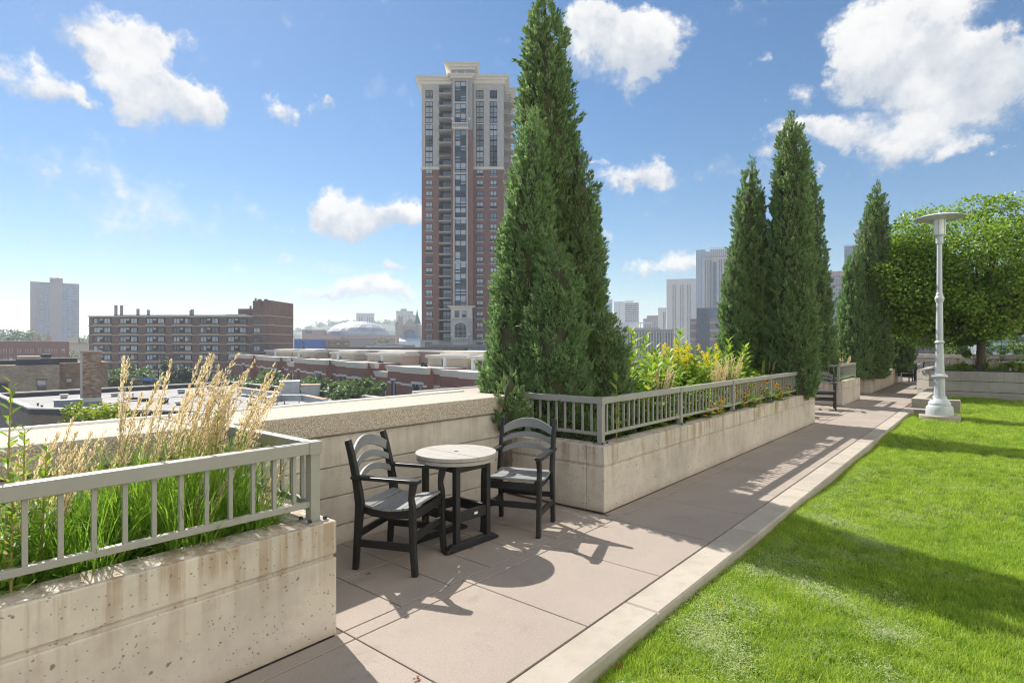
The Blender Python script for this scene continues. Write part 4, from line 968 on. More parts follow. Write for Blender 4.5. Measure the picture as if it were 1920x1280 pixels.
yy = rng.uniform(1.6, 9, 130); C.append(np.stack([-1.42 + np.abs(rng.normal(0, .10, 130)), yy], -1))
x, y = sample(160, -1.45, 6, 0, 14, 1.0, 9); C.append(np.stack([x, y], -1))
C = np.concatenate(C); C = C[C[:, 0] > -1.47]
scatter('grass_clippings', 'pale dry mower clippings lying on the lawn', 'clippings', np.stack([C[:, 0], C[:, 1], lawn_z(C[:, 0], C[:, 1]) + .034], -1), clips, .7, 1.4)
# fallen leaves
m_fallen = simple('dry fallen leaf', (.20, .065, .025), .8, .4, 30)
def fallen(lab, px, py, z, s=.035):
    s *= .75
    D = FPX * (EYE - z) / (py - HOR); x, y = at(px, D)
    V, F = leaf_blades(np.array([[0, 0, .004], [0.004, .002, .006], [0, 0, .005]]), np.array([[1, .3, .1], [-.3, 1, .2], [.2, -1, .25]]), np.tile([0, 0.1, 1.0], (3, 1)), s, s * .4, .4)
    o = np_mesh('fallen_leaf', V, F, m_fallen, None, (x, y, z)); tag(o, lab, 'leaf', 'fallen leaves')
fallen('dry leaf on the near paving slab at the bottom of the picture', 780, 1273, .002, .03)
fallen('dry brown leaf on the lawn edge at the bottom, beside the kerb', 1160, 1252, LAWN_Z + .01, .05)
fallen('dry leaf on the lawn below the clippings', 1350, 1133, LAWN_Z + .02, .045)
fallen('dry red leaf by the kerb where the tree shadow begins', 1460, 986, LAWN_Z + .02, .05)
fallen('small dry leaf at the table foot', 882, 1028, .002, .03)
fallen('small dry leaf at the base of the long planter corner', 1091, 952, .002, .03)
fallen('dry leaf under the left chair', 690, 1076, .002, .03)

# ------------------------------------------------------------------ the city
ST = -16.0
m_ground = simple('city ground', (.26, .245, .215), .95, .4, .02, coord='World')
m_asph = simple('street asphalt', (.055, .055, .058), .9, .2, .5, coord='World')
ground = MB().box(-4300, 4300, -4300, 4300, ST - .6, ST).build('ground', m_ground); tag(ground, kind='structure')
m_brown = brick('dark brown brick', (.22, .135, .108), (.26, .165, .135), (.28, .24, .21), .25, .09)
m_red = brick('red brick', (.29, .115, .085), (.35, .145, .11), (.38, .30, .25), .25, .09, mot=.25)
m_tred = brick('tower red brick', (.27, .135, .112), (.31, .16, .135), (.33, .26, .23), .3, .1, mot=.15)
m_tan = brick('mottled tan brick', (.36, .28, .20), (.50, .41, .31), (.42, .37, .31), .5, .16, mot=.55)
m_rust = brick('rusty brown brick', (.26, .16, .105), (.40, .27, .18), (.33, .28, .23), .5, .16, mot=.5)
m_greybrick = brick('grey brown brick', (.20, .165, .14), (.25, .21, .18), (.24, .22, .2), .24, .085)
m_lime = foliage('golden green tree leaf b', [(0, (.12, .22, .02)), (.5, (.26, .36, .03)), (1, (.52, .50, .05))], .4, .5, .3)
m_stone = simple('pale limestone', (.56, .52, .46), .85, .08, .6)
m_cornice = simple('cream cornice', (.76, .71, .62), .8, .06, 1.5)
m_beige = simple('beige spandrel', (.47, .37, .28), .85, .08, .8)
m_pinkst = simple('pinkish stucco', (.44, .305, .245), .9, .06, .4)
m_sand = simple('sand stucco', (.60, .50, .365), .9, .06, .5)
m_chim = brick('mixed chimney brick', (.20, .12, .08), (.52, .40, .28), (.34, .29, .24), .42, .14, .6, .6)
m_roof = simple('pale roof membrane', (.33, .32, .305), .9, .12, .4)
m_drk = simple('dark roof upstand', (.055, .06, .072), .8, .2, .6)
m_frame = simple('dark window frame', (.035, .036, .04), .5, .1, 2)
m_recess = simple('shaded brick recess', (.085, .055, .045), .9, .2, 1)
m_acu = simple('pale metal unit', (.50, .50, .49), .6, .1, 2)
m_galv = simple('galvanised duct', (.42, .45, .47), .45, .18, 1.2, metal=.5)
m_rustm = simple('rusty duct top', (.42, .26, .16), .7, .3, 1.5)
m_glassd = glass('dark window glass', (.06, .075, .09), .04, 1.0)
m_glassb = glass('blue curtain glass', (.055, .16, .31), .18, .7)
m_glasst = glass('tower pale glass', (.34, .43, .52), .10, 1.0)
m_blind = simple('pale blind behind glass', (.50, .52, .53), .25, .12, .5, spec=.8)
m_iron = simple('black iron', (.02, .02, .022), .5, .1, 3)
m_slab = simple('balcony slab', (.46, .42, .38), .85, .08, 1)
m_whitew = simple('white building panel', (.80, .80, .79), .8, .05, .3)
m_offw = simple('beige tower panel', (.70, .655, .59), .85, .05, .2)
m_greyb = simple('grey concrete building', (.43, .395, .36), .9, .08, .2)
m_mauve = simple('mauve brick far', (.30, .22, .215), .9, .06, .1)
m_blue = simple('bright blue siding', (.03, .15, .50), .6, .1, .3)
m_pink = simple('pink granite far', (.47, .31, .265), .85, .05, .1)
m_dome = simple('silver dome cladding', (.52, .52, .52), .45, .18, .06, metal=.2)
m_copper = simple('green copper spire', (.17, .32, .28), .7, .1, .3)
m_steel = simple('grey steel mast', (.25, .25, .26), .5, .1, 1)

class Frame:
    """a building's own axes: x to the picture's right, y away from the camera, z up from the street, at depth D"""
    def __init__(s, name, label, px0, D, group=None, cat='building', yaw=None, z=ST):
        s.D = D; s.px0 = px0; x, y = at(px0, D); b = math.atan((960 - px0) / FPX)
        if yaw is None: yaw = b                     # most blocks face the terrace
        s.k = math.cos(b) if abs(yaw - b) < 1e-6 else 1.0
        s.z = z; s.root = empty(name, (x, y, z), YAW + yaw, label, cat, group)
    def X(s, px): return (px - s.px0) * s.D / FPX * s.k
    def Z(s, py): return zpy(py, s.D) - s.z
    def box(s, name, m, x0, x1, y0, y1, z0, z1, parent=None, bevel=0): return MB().box(x0, x1, y0, y1, z0, z1).build(name, m, parent or s.root, bevel=bevel)
def grid_windows(fr, cols, rows, yface, w_, h_, panes, frame_m=None, parent=None, name='window', depth=.12, proud=.05, mull=1, sill=None, blind=.5, trans=None):
    """one window object per cell: a frame with mullions and a child pane; meshes shared"""
    t_ = min(.12, w_ * .07)
    fb = MB(); fb.box(-w_ / 2, w_ / 2, 0, depth, 0, t_); fb.box(-w_ / 2, w_ / 2, 0, depth, h_ - t_, h_)
    for k in range(mull + 2):
        xx = -w_ / 2 + t_ / 2 + (w_ - t_) * k / (mull + 1); fb.box(xx - t_ / 2, xx + t_ / 2, 0.002, depth, t_, h_ - t_)
    if trans: fb.box(-w_ / 2 + t_, w_ / 2 - t_, .004, depth, h_ * trans, h_ * trans + t_)
    fm = fb.mesh(name, frame_m or m_frame)
    pms = [MB().box(-w_ / 2 + t_ * .5, w_ / 2 - t_ * .5, depth * .5, depth * .9, t_ * .5, h_ - t_ * .5).mesh('pane', q) for q in panes]
    bl = MB().box(-w_ / 2 + t_, w_ / 2 - t_, depth * .3, depth * .46, h_ * .45, h_ - t_).mesh('blind', m_blind)
    sm = MB().box(-w_ / 2 - .12, w_ / 2 + .12, -.08, .06, -.22, 0).mesh('sill', sill) if sill else None
    for x in cols:
        for z in rows:
            o = link(name, fm, parent or fr.root, (x, yface - proud, z)); link('pane', random.choice(pms), o)
            if random.random() < blind: link('blind', bl, o).scale.z = 1
            if sm: link('sill', sm, o)
# ---- red brick residential tower
T = Frame('apartment_tower', 'tall red brick apartment tower with pale stone top, left of the junipers', 867, 155, yaw=0.0)
tx, ty = at(867, 158.3); T.root.location = (tx, ty, ST); FRAME[T.root.name] = Matrix.Translation((tx, ty, ST)) @ Matrix.Rotation(YAW, 4, 'Z')
X, Zf = T.X, T.Z
dep = 22.0
zb = Zf(637); zl = Zf(309); zr = Zf(146)
T.box('brick_wing', m_tred, X(789), X(822.5), 0, dep, zb, zl); T.box('brick_wing', m_tred, X(888), X(946), 0, dep, zb, zl)
T.box('stone_wing', m_stone, X(789), X(822.5), -.02, dep, zl + .01, zr); T.box('stone_wing', m_stone, X(888), X(946), -.02, dep, zl + .01, zr)
T.box('base_storey', m_stone, X(787), X(948), -.3, dep + .2, 0, zb - .02)
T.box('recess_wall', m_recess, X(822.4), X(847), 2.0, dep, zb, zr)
T.box('belt_course', m_cornice, X(787.5), X(823.5), -.5, .2, zl - .35, zl + .35); T.box('belt_course', m_cornice, X(887.5), X(947), -.5, .2, zl - .35, zl + .35)
for k, (dx, za, zb2) in enumerate(((.5, 0, .9), (1.0, .91, 1.5), (1.5, 1.51, 2.1))):
    T.box('roof_cornice', m_cornice, X(788) - dx, X(847), -dx, dep + dx, zr - .5 + za, zr - .5 + zb2); T.box('roof_cornice', m_cornice, X(886), X(946) + dx, -dx, dep + dx, zr - .3 + za, zr - .3 + zb2)
# centre bay
cb = T.box('centre_bay', m_tred, X(847), X(888), -2.0, dep, Zf(573), Zf(240)); T.box('centre_bay_top', m_greyb, X(848), X(887), -2.0, dep, Zf(239.8), Zf(136))
for px in (852.4, 877.2): T.box('stone_pilaster', m_stone, X(px - 1.3), X(px + 1.3), -2.35, -1.9, Zf(573), Zf(146))
T.box('penthouse', m_greyb, X(847), X(887), -2.2, 10, Zf(136), Zf(128)); 
for k, (dx, pa, pb) in enumerate(((.3, 143, 139.5), (.9, 139.4, 136.2))): T.box('bay_cornice', m_cornice, X(847) - dx, X(887) + dx, -2.2 - dx, -1.5, Zf(pa), Zf(pb))
for k, (dx, pa, pb) in enumerate(((.4, 128, 124), (1.0, 123.9, 120), (1.5, 119.9, 116.5))): T.box('penthouse_cornice', m_cornice, X(845) - dx, X(889) + dx, -2.2 - dx, 11 + dx, Zf(pa), Zf(pb))
for px in (857, 873): T.box('roof_light', m_whitew, X(px - 1.2), X(px + 1.2), -2.3, -2.1, Zf(133.5), Zf(131))
pn = [m_glassd, m_glasst, m_glasst]
rows = [Zf(470 + 20.92 * k) for k in range(-7, 9)]
grid_windows(T, [X(803.3), X(900.5), X(926.5)], rows, 0, X(810) - X(797), 1.85, pn, proud=.06, sill=m_stone, trans=.3, blind=.75)
grid_windows(T, [X(803.3), X(900.5), X(926.5)], [Zf(175.5)], -.02, 2.0, 2.3, pn, proud=.06, trans=.25, blind=.5)
for pa in (222, 266, 307.5):
    grid_windows(T, [X(803.3), X(900.5), X(926.5)], [Zf(pa)], -.02, 2.05, 5.9, pn, proud=.06, trans=.46, blind=.6)
    for px in (803.3, 900.5, 926.5):
        for q in (.24, .74): T.box('transom_panel', m_frame, X(px) - .95, X(px) + .95, -.10, -.03, Zf(pa) + 5.9 * q - .12, Zf(pa) + 5.9 * q + .3)
# glazed strip of the centre bay, floor by floor
fl = [(152.5, 188)] ; z = 0
segs = [(149, 167), (168, 186), (191, 208), (209, 226), (241, 260), (261, 280.5), (281.5, 301), (302, 321)] + [(325 + 20.7 * k, 325 + 20.7 * k + 19.7) for k in range(12)]
for pa, pb in segs:
    hh = Zf(pa) - Zf(pb); 
    f = MB(); t_ = .16; wd = X(875.6) - X(854)
    f.box(-wd / 2, wd / 2, 0, .12, 0, t_); f.box(-wd / 2, wd / 2, 0, .12, hh - t_, hh); f.box(-wd / 2, wd / 2, 0.01, .12, hh * .22, hh * .22 + .3)
    for q in (-1, 0, 1): f.box(q * (wd / 2 - .08) - .08, q * (wd / 2 - .08) + .08, .004, .12, t_, hh - t_)
    o = f.build('bay_window', m_frame, T.root); o.location = (X(864.8), -2.14, Zf(pb))
    for q in (-1, 1):
        p_ = MB().box(q * wd / 4 - wd / 4 + .06, q * wd / 4 + wd / 4 - .06, .05, .10, .05, hh * .52).build('pane', random.choice([m_glassd, m_glasst]), o)
        p_ = MB().box(q * wd / 4 - wd / 4 + .06, q * wd / 4 + wd / 4 - .06, .045, .10, hh * .521, hh - .05).build('pane', random.choice([m_glasst, m_blind, m_blind, m_glassd]), o)
for py in (189.5, 323, 407.5, 490.3): T.box('stone_spandrel', m_stone, X(853), X(876.5), -2.32, -1.95, Zf(py + 1.6), Zf(py - 1.6))
# stone balcony with balustrade
def balcony(pa, pb, x0, x1, yf):
    o = T.box('stone_balcony', m_cornice, X(x0), X(x1), yf - .9, yf, Zf(pb) - .3, Zf(pb) + .15)
    T.box('hand_rail', m_cornice, X(x0), X(x1), yf - .9, yf - .6, Zf(pa) - .25, Zf(pa), o)
    n = 9; bm = MB().lathe([(.09, 0), (.16, .3), (.07, .7), (.12, Zf(pa) - Zf(pb) - .42)], 8).mesh('baluster', m_cornice)
    for k in range(n): link('baluster', bm, o, (X(x0) + (X(x1) - X(x0)) * (k + .5) / n, yf - .75, Zf(pb) + .16))
balcony(228.5, 238, 849, 880, -2.0); balcony(633, 644, 852, 880, -2.6)
# portal at the foot of the centre bay
T.box('portal', m_stone, X(846.5), X(887), -2.6, dep, Zf(660), Zf(596)); T.box('portal_head', m_offw, X(847), X(886.6), -2.7, dep, Zf(595.9), Zf(577))
for dx, pa, pb in ((.4, 577, 575), (.9, 574.9, 573.2)): T.box('portal_cornice', m_cornice, X(847) - dx, X(886.6) + dx, -2.7 - dx, -1.5, Zf(pa), Zf(pb))
grid_windows(T, [X(858.5), X(872)], [Zf(594.5)], -2.7, 1.25, 1.75, [m_glassd], proud=.06, trans=.3, blind=.2)
def arch_poly(cx, w2, z0, zs, n=12): return [(cx - w2, z0), (cx + w2, z0)] + [(cx + w2 * math.cos(a), zs + w2 * .75 * math.sin(a)) for a in np.linspace(0, math.pi, n)]
af = MB().extrude_y(arch_poly(X(865), 1.95, Zf(634), Zf(613)), -2.78, -2.62).build('arch_surround', m_cornice, T.root)
ap = MB().extrude_y(arch_poly(X(865), 1.62, Zf(634), Zf(613)), -2.86, -2.79).build('arch_window', m_glassd, T.root)
for xx, w2 in ((X(865), .12), (X(865) - 1.1, .05), (X(865) + 1.1, .05)): MB().box(xx - w2, xx + w2, -2.92, -2.87, Zf(634), Zf(609)).build('mullion', m_frame, ap)
for pp in (617, 625.5): MB().box(X(865) - 1.5, X(865) + 1.5, -2.93, -2.872, Zf(pp), Zf(pp) + .3).build('transom', m_frame, ap)
for px in (849.3, 881.3): T.box('wall_lantern', m_whitew, X(px) - .25, X(px) + .25, -2.95, -2.61, Zf(628), Zf(624.5)); T.box('wall_lantern', m_whitew, X(px) - .22, X(px) + .22, -2.35, -2.01, Zf(222), Zf(218))
grid_windows(T, [X(803), X(900.5)], [Zf(655)], -.3, 1.9, 2.0, [m_glassd], proud=.06, blind=.1)
# recessed balconies: slab, railing and glazed doors per floor
zs = [Zf(168.5 + 23.3 * k) for k in range(6)] + [Zf(305.5 + 20.92 * k) for k in range(-1, 17)]
sl = MB().box(X(822.6), X(846.9), -1.6, 2.0, -.32, 0); slm = sl.mesh('balcony_slab', m_slab)
rb = MB(); x0, x1 = X(823), X(846.8)
rb.box(x0, x1, -1.58, -1.52, 1.02, 1.1); rb.box(x0, x0 + .06, -1.5, 1.9, 1.02, 1.1)
for k in range(22): xx = x0 + (x1 - x0) * k / 22; rb.box(xx, xx + .045, -1.57, -1.53, .02, 1.02)
rbm = rb.mesh('balcony_railing', m_iron)
db = MB(); 
for k in range(3): xx = x0 + .9 + k * .85; db.box(xx, xx + .78, 1.86, 1.95, .05, 2.3)
dbm = db.mesh('balcony_door', m_glasst)
dw = MB().box(x0 + .1, x1 - .05, 1.955, 1.99, 0.01, 2.42).mesh('door_frame', m_frame)
for z in zs:
    o = link('balcony_slab', slm, T.root, (0, 0, z)); link('balcony_railing', rbm, o); d_ = link('balcony_door', dbm, o); link('door_frame', dw, o)
# rounded balconies on the right flank
poly = [(X(946), 2.0), (X(946), 7.5)] + [(X(946) + 3.6 * math.sin(a), 4.75 - 2.75 * math.cos(a)) for a in np.linspace(2.6, .55, 9)]
pm_ = MB().prism([(x, y) for x, y in poly][::-1], -.3, 0).mesh('round_balcony', m_slab)
rl = MB()
ring = [(X(946) + 3.5 * math.sin(a), 4.75 - 2.65 * math.cos(a)) for a in np.linspace(.5, 2.64, 16)]
for (xa, ya), (xb, yb) in zip(ring[:-1], ring[1:]): rl.tube([(xa, ya, 1.05), (xb, yb, 1.05)], .05, 4); rl.tube([(xa, ya, 0), (xa, ya, 1.05)], .03, 4)
rlm = rl.mesh('balcony_railing', m_iron)
T.box('flank_wall', m_stone, X(945.9), X(960), 8, dep, zb, zr + .5); T.box('flank_wall', m_greyb, X(945.95), X(946.6), 0.5, 8, zb, zr)
for k in range(3): T.box('flank_cornice', m_cornice, X(945), X(960) + .5 * (k + 1), 7.6 - .4 * k, dep + .5 * k, zr + .5 + .55 * k, zr + 1.04 + .55 * k)
for k in range(8):
    o = link('round_balcony', pm_, T.root, (0, 0, Zf(173 + 23.3 * k))); link('balcony_railing', rlm, o)

# ---- brown slab block
S = Frame('apartment_block', 'long brown brick apartment block with beige balcony bands, behind the tan plumes', 320, 174, yaw=0.0)
X, Zf = S.X, S.Z
led = [594.0, 611.3, 628.3, 645.2, 662.2, 679.2, 696.4, 713.5]
S.box('brick_wall', m_brown, X(167), X(478), 0, 18, 0, Zf(594)); S.box('roof_slab', m_cornice, X(166), X(478), -.4, 18.3, Zf(594) + .01, Zf(592) + .01)
for py in led[1:]: S.box('ledge', m_beige, X(166.6), X(479), -.35, .1, Zf(py) - .16, Zf(py) + .16)
bays = [(175.6, 209), (224.6, 259), (274.2, 309.6), (324.6, 360), (375, 411), (426.7, 463)]
wm = MB(); w1 = 2.0; h1 = 1.55
wf = MB().box(-1.0, 1.0, 0, .1, 0, h1)
frm = MB(); frm.box(-.98, .98, -.05, .02, 0, .09); frm.box(-.98, .98, -.05, .02, h1 - .09, h1); frm.box(-.98, -.88, -.05, .02, .09, h1 - .09); frm.box(.88, .98, -.05, .02, .09, h1 - .09); frm.box(-.05, .05, -.045, .02, .09, h1 - .09)
frm = frm.mesh('window', m_frame); pns = [MB().box(-.93, .93, .021, .06, .04, h1 - .04).mesh('pane', q) for q in (m_glassd, m_glasst, m_blind)]
cur = MB().box(-.86, .1, -.02, .018, .1, h1 - .1).mesh('curtain', m_blind)
for py in led[:-1]:
    zt = Zf(py) - .25
    for a, b in bays:
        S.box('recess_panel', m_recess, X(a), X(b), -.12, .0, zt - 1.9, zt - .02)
        S.box('spandrel', m_beige, X(a) - .05, X(b) + .05, -.3, .0, zt - 2.55, zt - 1.91)
        for xx in (X(a) + 1.15, X(b) - 1.15):
            o = link('window', frm, S.root, (xx, -.16, zt - 1.75)); link('pane', random.choice(pns), o)
            if random.random() < .5: link('curtain', cur, o).scale.x = random.choice((-1, 1))
        S.box('air_conditioner', m_acu, (X(a) + X(b)) / 2 - .45, (X(a) + X(b)) / 2 + .35, -.5, -.12, zt - .85, zt - .3)
S.box('stair_tower', m_brown, X(478.05), X(507), -1.5, 6, 0, Zf(564.5))
xe = (550 - 960) * (174 + 14) / FPX - (320 - 960) * 174 / FPX
o = MB().prism([(X(507) + .02, -1.5), (xe, 14), (xe - 9.5, 30), (X(507) - 9, 14)], 0, Zf(563)).build('end_wing', m_brown, S.root)
for py in led[:-1]:
    S.box('ledge', m_beige, X(478), X(507.5), -1.72, -1.45, Zf(py) + .2, Zf(py) + .5)
    MB().prism([(X(507.5), -1.74), (xe + .1, 13.76), (xe, 14.2), (X(507.5), -1.3)], Zf(py) + .2, Zf(py) + .5).build('ledge', m_beige, S.root)
    if py < 700: o = link('window', frm, S.root, (X(486), -1.6, Zf(py) - 2.1)); link('pane', random.choice(pns), o)
S.box('roof_plant_room', m_brown, X(437.5), X(478), 3, 14, Zf(593), Zf(577.5)); S.box('roof_parapet', m_drk, X(196), X(436), 4, 5, Zf(592), Zf(589)); 
for px, pt in ((197.5, 570), (208.5, 570.5), (240, 577), (260, 579), (342, 579.5), (345, 578)):
    S.box('antenna', m_steel, X(px) - .35, X(px) + .35, 4.4, 4.9, Zf(589), Zf(pt))
for px, pt in ((464.8, 556), (474.6, 559), (455, 571)): S.box('flue', m_steel, X(px) - .22, X(px) + .22, 5, 5.5, Zf(578), Zf(pt))
for px in (491, 503): S.box('flue', m_brown, X(px) - .5, X(px) + .5, -1.9, -1.51, Zf(577), Zf(561.5))
for px in (425, 434, 446, 455): S.box('roof_unit', m_acu, X(px) - .9, X(px) + .9, 1, 3, Zf(592) + .02, Zf(588.5))

# ---- far left tower and the low buildings around it
B = Frame('residential_tower', 'hazy mauve-grey high-rise at the left, above the rooftops', 104, 700)
X, Zf = B.X, B.Z
B.box('main_block', m_mauve, X(57.5), X(149.5), 0, 40, 0, Zf(530)); B.box('roof_house', m_mauve, X(93), X(118), 8, 30, Zf(530), Zf(520)); B.box('centre_pier', m_mauve, X(93), X(117), -3, 0, 0, Zf(530.5))
B.box('antenna', m_steel, X(108) - .6, X(108) + .6, 15, 16, Zf(520), Zf(517.5))
wmn = MB().box(-2.2, 2.2, -.5, 0, 0, 2.4).mesh('window', m_glassb)
for px in (77.5, 90.5, 121, 132, 143):
    B.box('window_bay', m_mauve, X(px) - 3.2, X(px) + 3.2, -.6, 0.02, 0, Zf(533))
    for k in range(20): link('window', wmn, B.root, (X(px), -.62, Zf(536 + 5.2 * k)))
B = Frame('brick_building', 'dark red brick building with a row of small windows at the left edge', 60, 230)
X, Zf = B.X, B.Z
B.box('wall', m_red, X(-60), X(132.5), 0, 25, 0, Zf(640)); B.box('parapet_cap', m_cornice, X(-60), X(133), -.2, .3, Zf(640) + .01, Zf(639))
grid_windows(B, [X(p) for p in (1, 10.5, 21, 36, 50, 60, 74, 88, 96, 105, 120)], [Zf(661), Zf(677)], 0, .95, 1.5, [m_glassd, m_glasst], m_cornice, proud=.05, mull=0, trans=.5, blind=.3)
B.box('chimney', m_sand, X(62), X(72), 6, 9, Zf(641), Zf(624)); B.box('chimney', m_sand, X(88), X(97), 6, 9, Zf(641), Zf(627.5)); B.box('chimney', m_red, X(14), X(18), 4, 6, Zf(640), Zf(632))
B = Frame('apartment_house', 'cream stone house end between the red brick building and the brown block', 150, 300)
X, Zf = B.X, B.Z
B.box('wall', m_sand, X(132), X(168), 0, 20, 0, Zf(645)); B.box('roof', m_roof, X(131.5), X(168), -.4, 20, Zf(645) + .01, Zf(643)); B.box('chimney', m_red, X(147), X(151), 5, 8, Zf(643), Zf(635))
grid_windows(B, [X(138), X(143.5), X(149), X(157), X(162)], [Zf(658)], 0, 1.0, 2.2, [m_glassd], m_cornice, mull=0, proud=.05, blind=.2)
B = Frame('small_house', 'pale low house top beneath the hazy high-rise', 138, 420)
B.box('wall', m_sand, B.X(126), B.X(150), 0, 15, 0, B.Z(633)); B.box('roof', m_roof, B.X(125.5), B.X(150.5), -.3, 15.3, B.Z(633) + .01, B.Z(632))
B = Frame('white_house', 'small white house among the trees at the far left', 8, 620)
B.box('wall', m_whitew, B.X(-8), B.X(8), 0, 12, 0, B.Z(621)); MB().extrude_y([(B.X(-9), B.Z(621)), (B.X(9), B.Z(621)), (B.X(0), B.Z(617))], -.5, 12.5).build('roof', m_roof, B.root)

# ---- tan brick building with the tall chimney
B = Frame('brick_walkup', 'mottled tan brick building with sash windows at the left, behind the flat roof', 80, 104)
X, Zf = B.X, B.Z
B.box('front_wall', m_tan, X(-70), X(112), 0, 14, 0, Zf(684)); B.box('side_wall', m_rust, X(112.02), X(211), 1.6, 14, 0, Zf(681))
B.box('upstand', m_drk, X(30), X(112), .8, 1.0, Zf(683.9), Zf(674)); B.box('upstand', m_drk, X(75), X(150), 5, 5.3, Zf(681), Zf(673)); B.box('upstand', m_drk, X(-70), X(41), .5, .8, Zf(689), Zf(685.5))
B.box('coping', m_cornice, X(75), X(151), 4.8, 5.4, Zf(673) + .01, Zf(672)); B.box('coping', m_cornice, X(-70), X(33), 5, 5.5, Zf(676), Zf(675)); B.box('upstand', m_drk, X(-70), X(33), 5.1, 5.3, Zf(684), Zf(676.05))
B.box('stair_house', m_sand, X(32.5), X(74.5), 1.5, 4.5, Zf(684), Zf(668.5)); B.box('stair_house_roof', m_cornice, X(32), X(75), 1.4, 4.6, Zf(668.5) + .01, Zf(667.5))
MB().lathe([(.75, Zf(674)), (.75, Zf(666.5)), (.95, Zf(666.4)), (.95, Zf(664.5)), (.5, Zf(664))], 16, (X(86.5), 6.5)).build('roof_vent', m_drk, B.root)
B.box('coping', m_cornice, X(189), X(211.4), 1.5, 2.1, Zf(681) + .01, Zf(680))
m_trim = simple('brown window trim', (.22, .15, .11), .7)
for px, py, w_, h_ in ((7, 736, 1.6, 2.0), (78, 732, 1.35, 1.95), (131, 725, .85, 1.3)):
    yf = 0 if px < 112 else 1.6
    B.box('lintel', m_trim, X(px) - w_ / 2 - .2, X(px) + w_ / 2 + .2, yf - .12, yf, Zf(py) + h_ + .005, Zf(py) + h_ + .2)
    grid_windows(B, [X(px)], [Zf(py)], yf, w_, h_, [m_glassd], m_trim, mull=0, proud=.1, trans=.48, blind=1 if px > 20 else 0, sill=m_trim)
# ---- near flat roof with parapets, ducts and vents
RZ = -6.0
def gpt(px, py, z=RZ): D = FPX * (EYE - z) / (py - HOR); x, y = at(px, D); return Vector((x, y, 0))
c_nl, c_fl, c_fr, c_r = gpt(59, 777), gpt(-8, 747.5), gpt(432, 722.5), gpt(682, 751.5)
dr = (c_r - c_fr); c_nr = c_fr + dr * 1.75
FB = empty('flat_roofed_building', (c_nl.x, c_nl.y, ST), 0, 'low building with a pale flat roof and metal ducts just beyond the parapet', 'building')
cs_ = [c_nl, c_nr, c_fr, c_fl]
MB().prism([(p.x, p.y) for p in cs_], ST, RZ).build('walls', m_greybrick, FB, world=True)
MB().prism([(p.x * .9985 + cs_[2].x * .0015, p.y * .9985 + cs_[2].y * .0015) for p in cs_], RZ + .004, RZ + .03).build('roof_deck', m_roof, FB, world=True)
def wall_run(name, a, b, z0, z1, th, m, th_in=None):
    d = (b - a).normalized(); n = Vector((-d.y, d.x, 0)) * th / 2
    return MB().prism([((a - n).x, (a - n).y), ((b - n).x, (b - n).y), ((b + n).x, (b + n).y), ((a + n).x, (a + n).y)], z0, z1).build(name, m, FB, world=True)
for a, b in ((c_nl, c_fl), (c_fl, c_fr), (c_fr, c_nr), (c_nl, c_nr)):
    wall_run('upstand', a, b, RZ + .035, RZ + .62, .35, m_drk); wall_run('coping', a, b, RZ + .625, RZ + .80, .55, m_cornice)
CH = Frame('chimney', 'tall square brick chimney standing on the flat roof at the left', 170, 77, cat='chimney', z=RZ + .03)
X, Zf = CH.X, CH.Z
CH.box('flashing', m_cornice, X(148), X(192), -.25, 2.4, 0, .55); 
CH.box('shaft', m_chim, X(150.5), X(190.5), 0, 2.3, .56, Zf(660)); CH.box('cap', m_slab, X(149.5), X(191.5), -.12, 2.42, Zf(660) + .01, Zf(657)); CH.box('pier', m_slab, X(150.2), X(155), -.1, 2.2, .57, Zf(661))
def roof_box(name, label, px0, px1, py_base, h, dy, m, cap=None):
    D = FPX * (EYE - RZ) / (py_base - HOR); f = Frame(name, label, (px0 + px1) / 2, D, cat='roof unit', group='units on the flat roof', z=RZ + .03)
    f.box('casing', m, f.X(px0), f.X(px1), 0, dy, .12, h, bevel=.04); f.box('lid', cap or m, f.X(px0) - .08, f.X(px1) + .08, -.08, dy + .08, h + .004, h + .12)
    f.box('plinth', m_drk, f.X(px0) + .1, f.X(px1) - .1, .1, dy - .1, 0, .118); return f
m_bluem = simple('blue-grey metal', (.22, .26, .31), .5, .1, 1)
roof_box('roof_unit', 'blue-grey metal unit beside the chimney on the flat roof', 101, 154, 765, .85, 1.6, m_bluem)
roof_box('roof_unit', 'low dark vent curb, left one on the flat roof', 233, 262, 752, .35, .8, m_drk); roof_box('roof_unit', 'low dark vent curb, middle one on the flat roof', 262, 290, 753, .3, .7, m_drk)
roof_box('roof_unit', 'dark stepped vent box on the flat roof behind the plumes', 302, 316, 757, .5, .7, m_drk); roof_box('roof_unit', 'dark fan housing on the flat roof behind the plumes', 366, 374, 744, .9, .8, m_drk)
roof_box('roof_unit', 'large square galvanised air unit at the right of the flat roof', 524, 562, 747, 2.3, 3.2, m_galv); roof_box('roof_unit', 'long rusty duct box right of the square air unit', 563.5, 600, 745, 1.7, 2.6, m_galv, m_rustm)
for px, py_, h_, lab in ((120, 748, .5, 'small pale skylight left of the chimney on the flat roof'), (215, 744, .45, 'small pale skylight just right of the chimney'), (340, 738, .6, 'grey exhaust box in the middle of the flat roof'), (395, 733, .7, 'grey exhaust box near the far corner of the flat roof'),
                         (420, 748, .5, 'low grey vent box left of the ducts'), (470, 760, .6, 'grey vent box in front of the ducts'), (335, 760, .35, 'flat pale hatch behind the plumes')):
    roof_box('roof_unit', lab, px - 7, px + 7, py_, h_, .9, m_acu if h_ < .55 else m_galv)
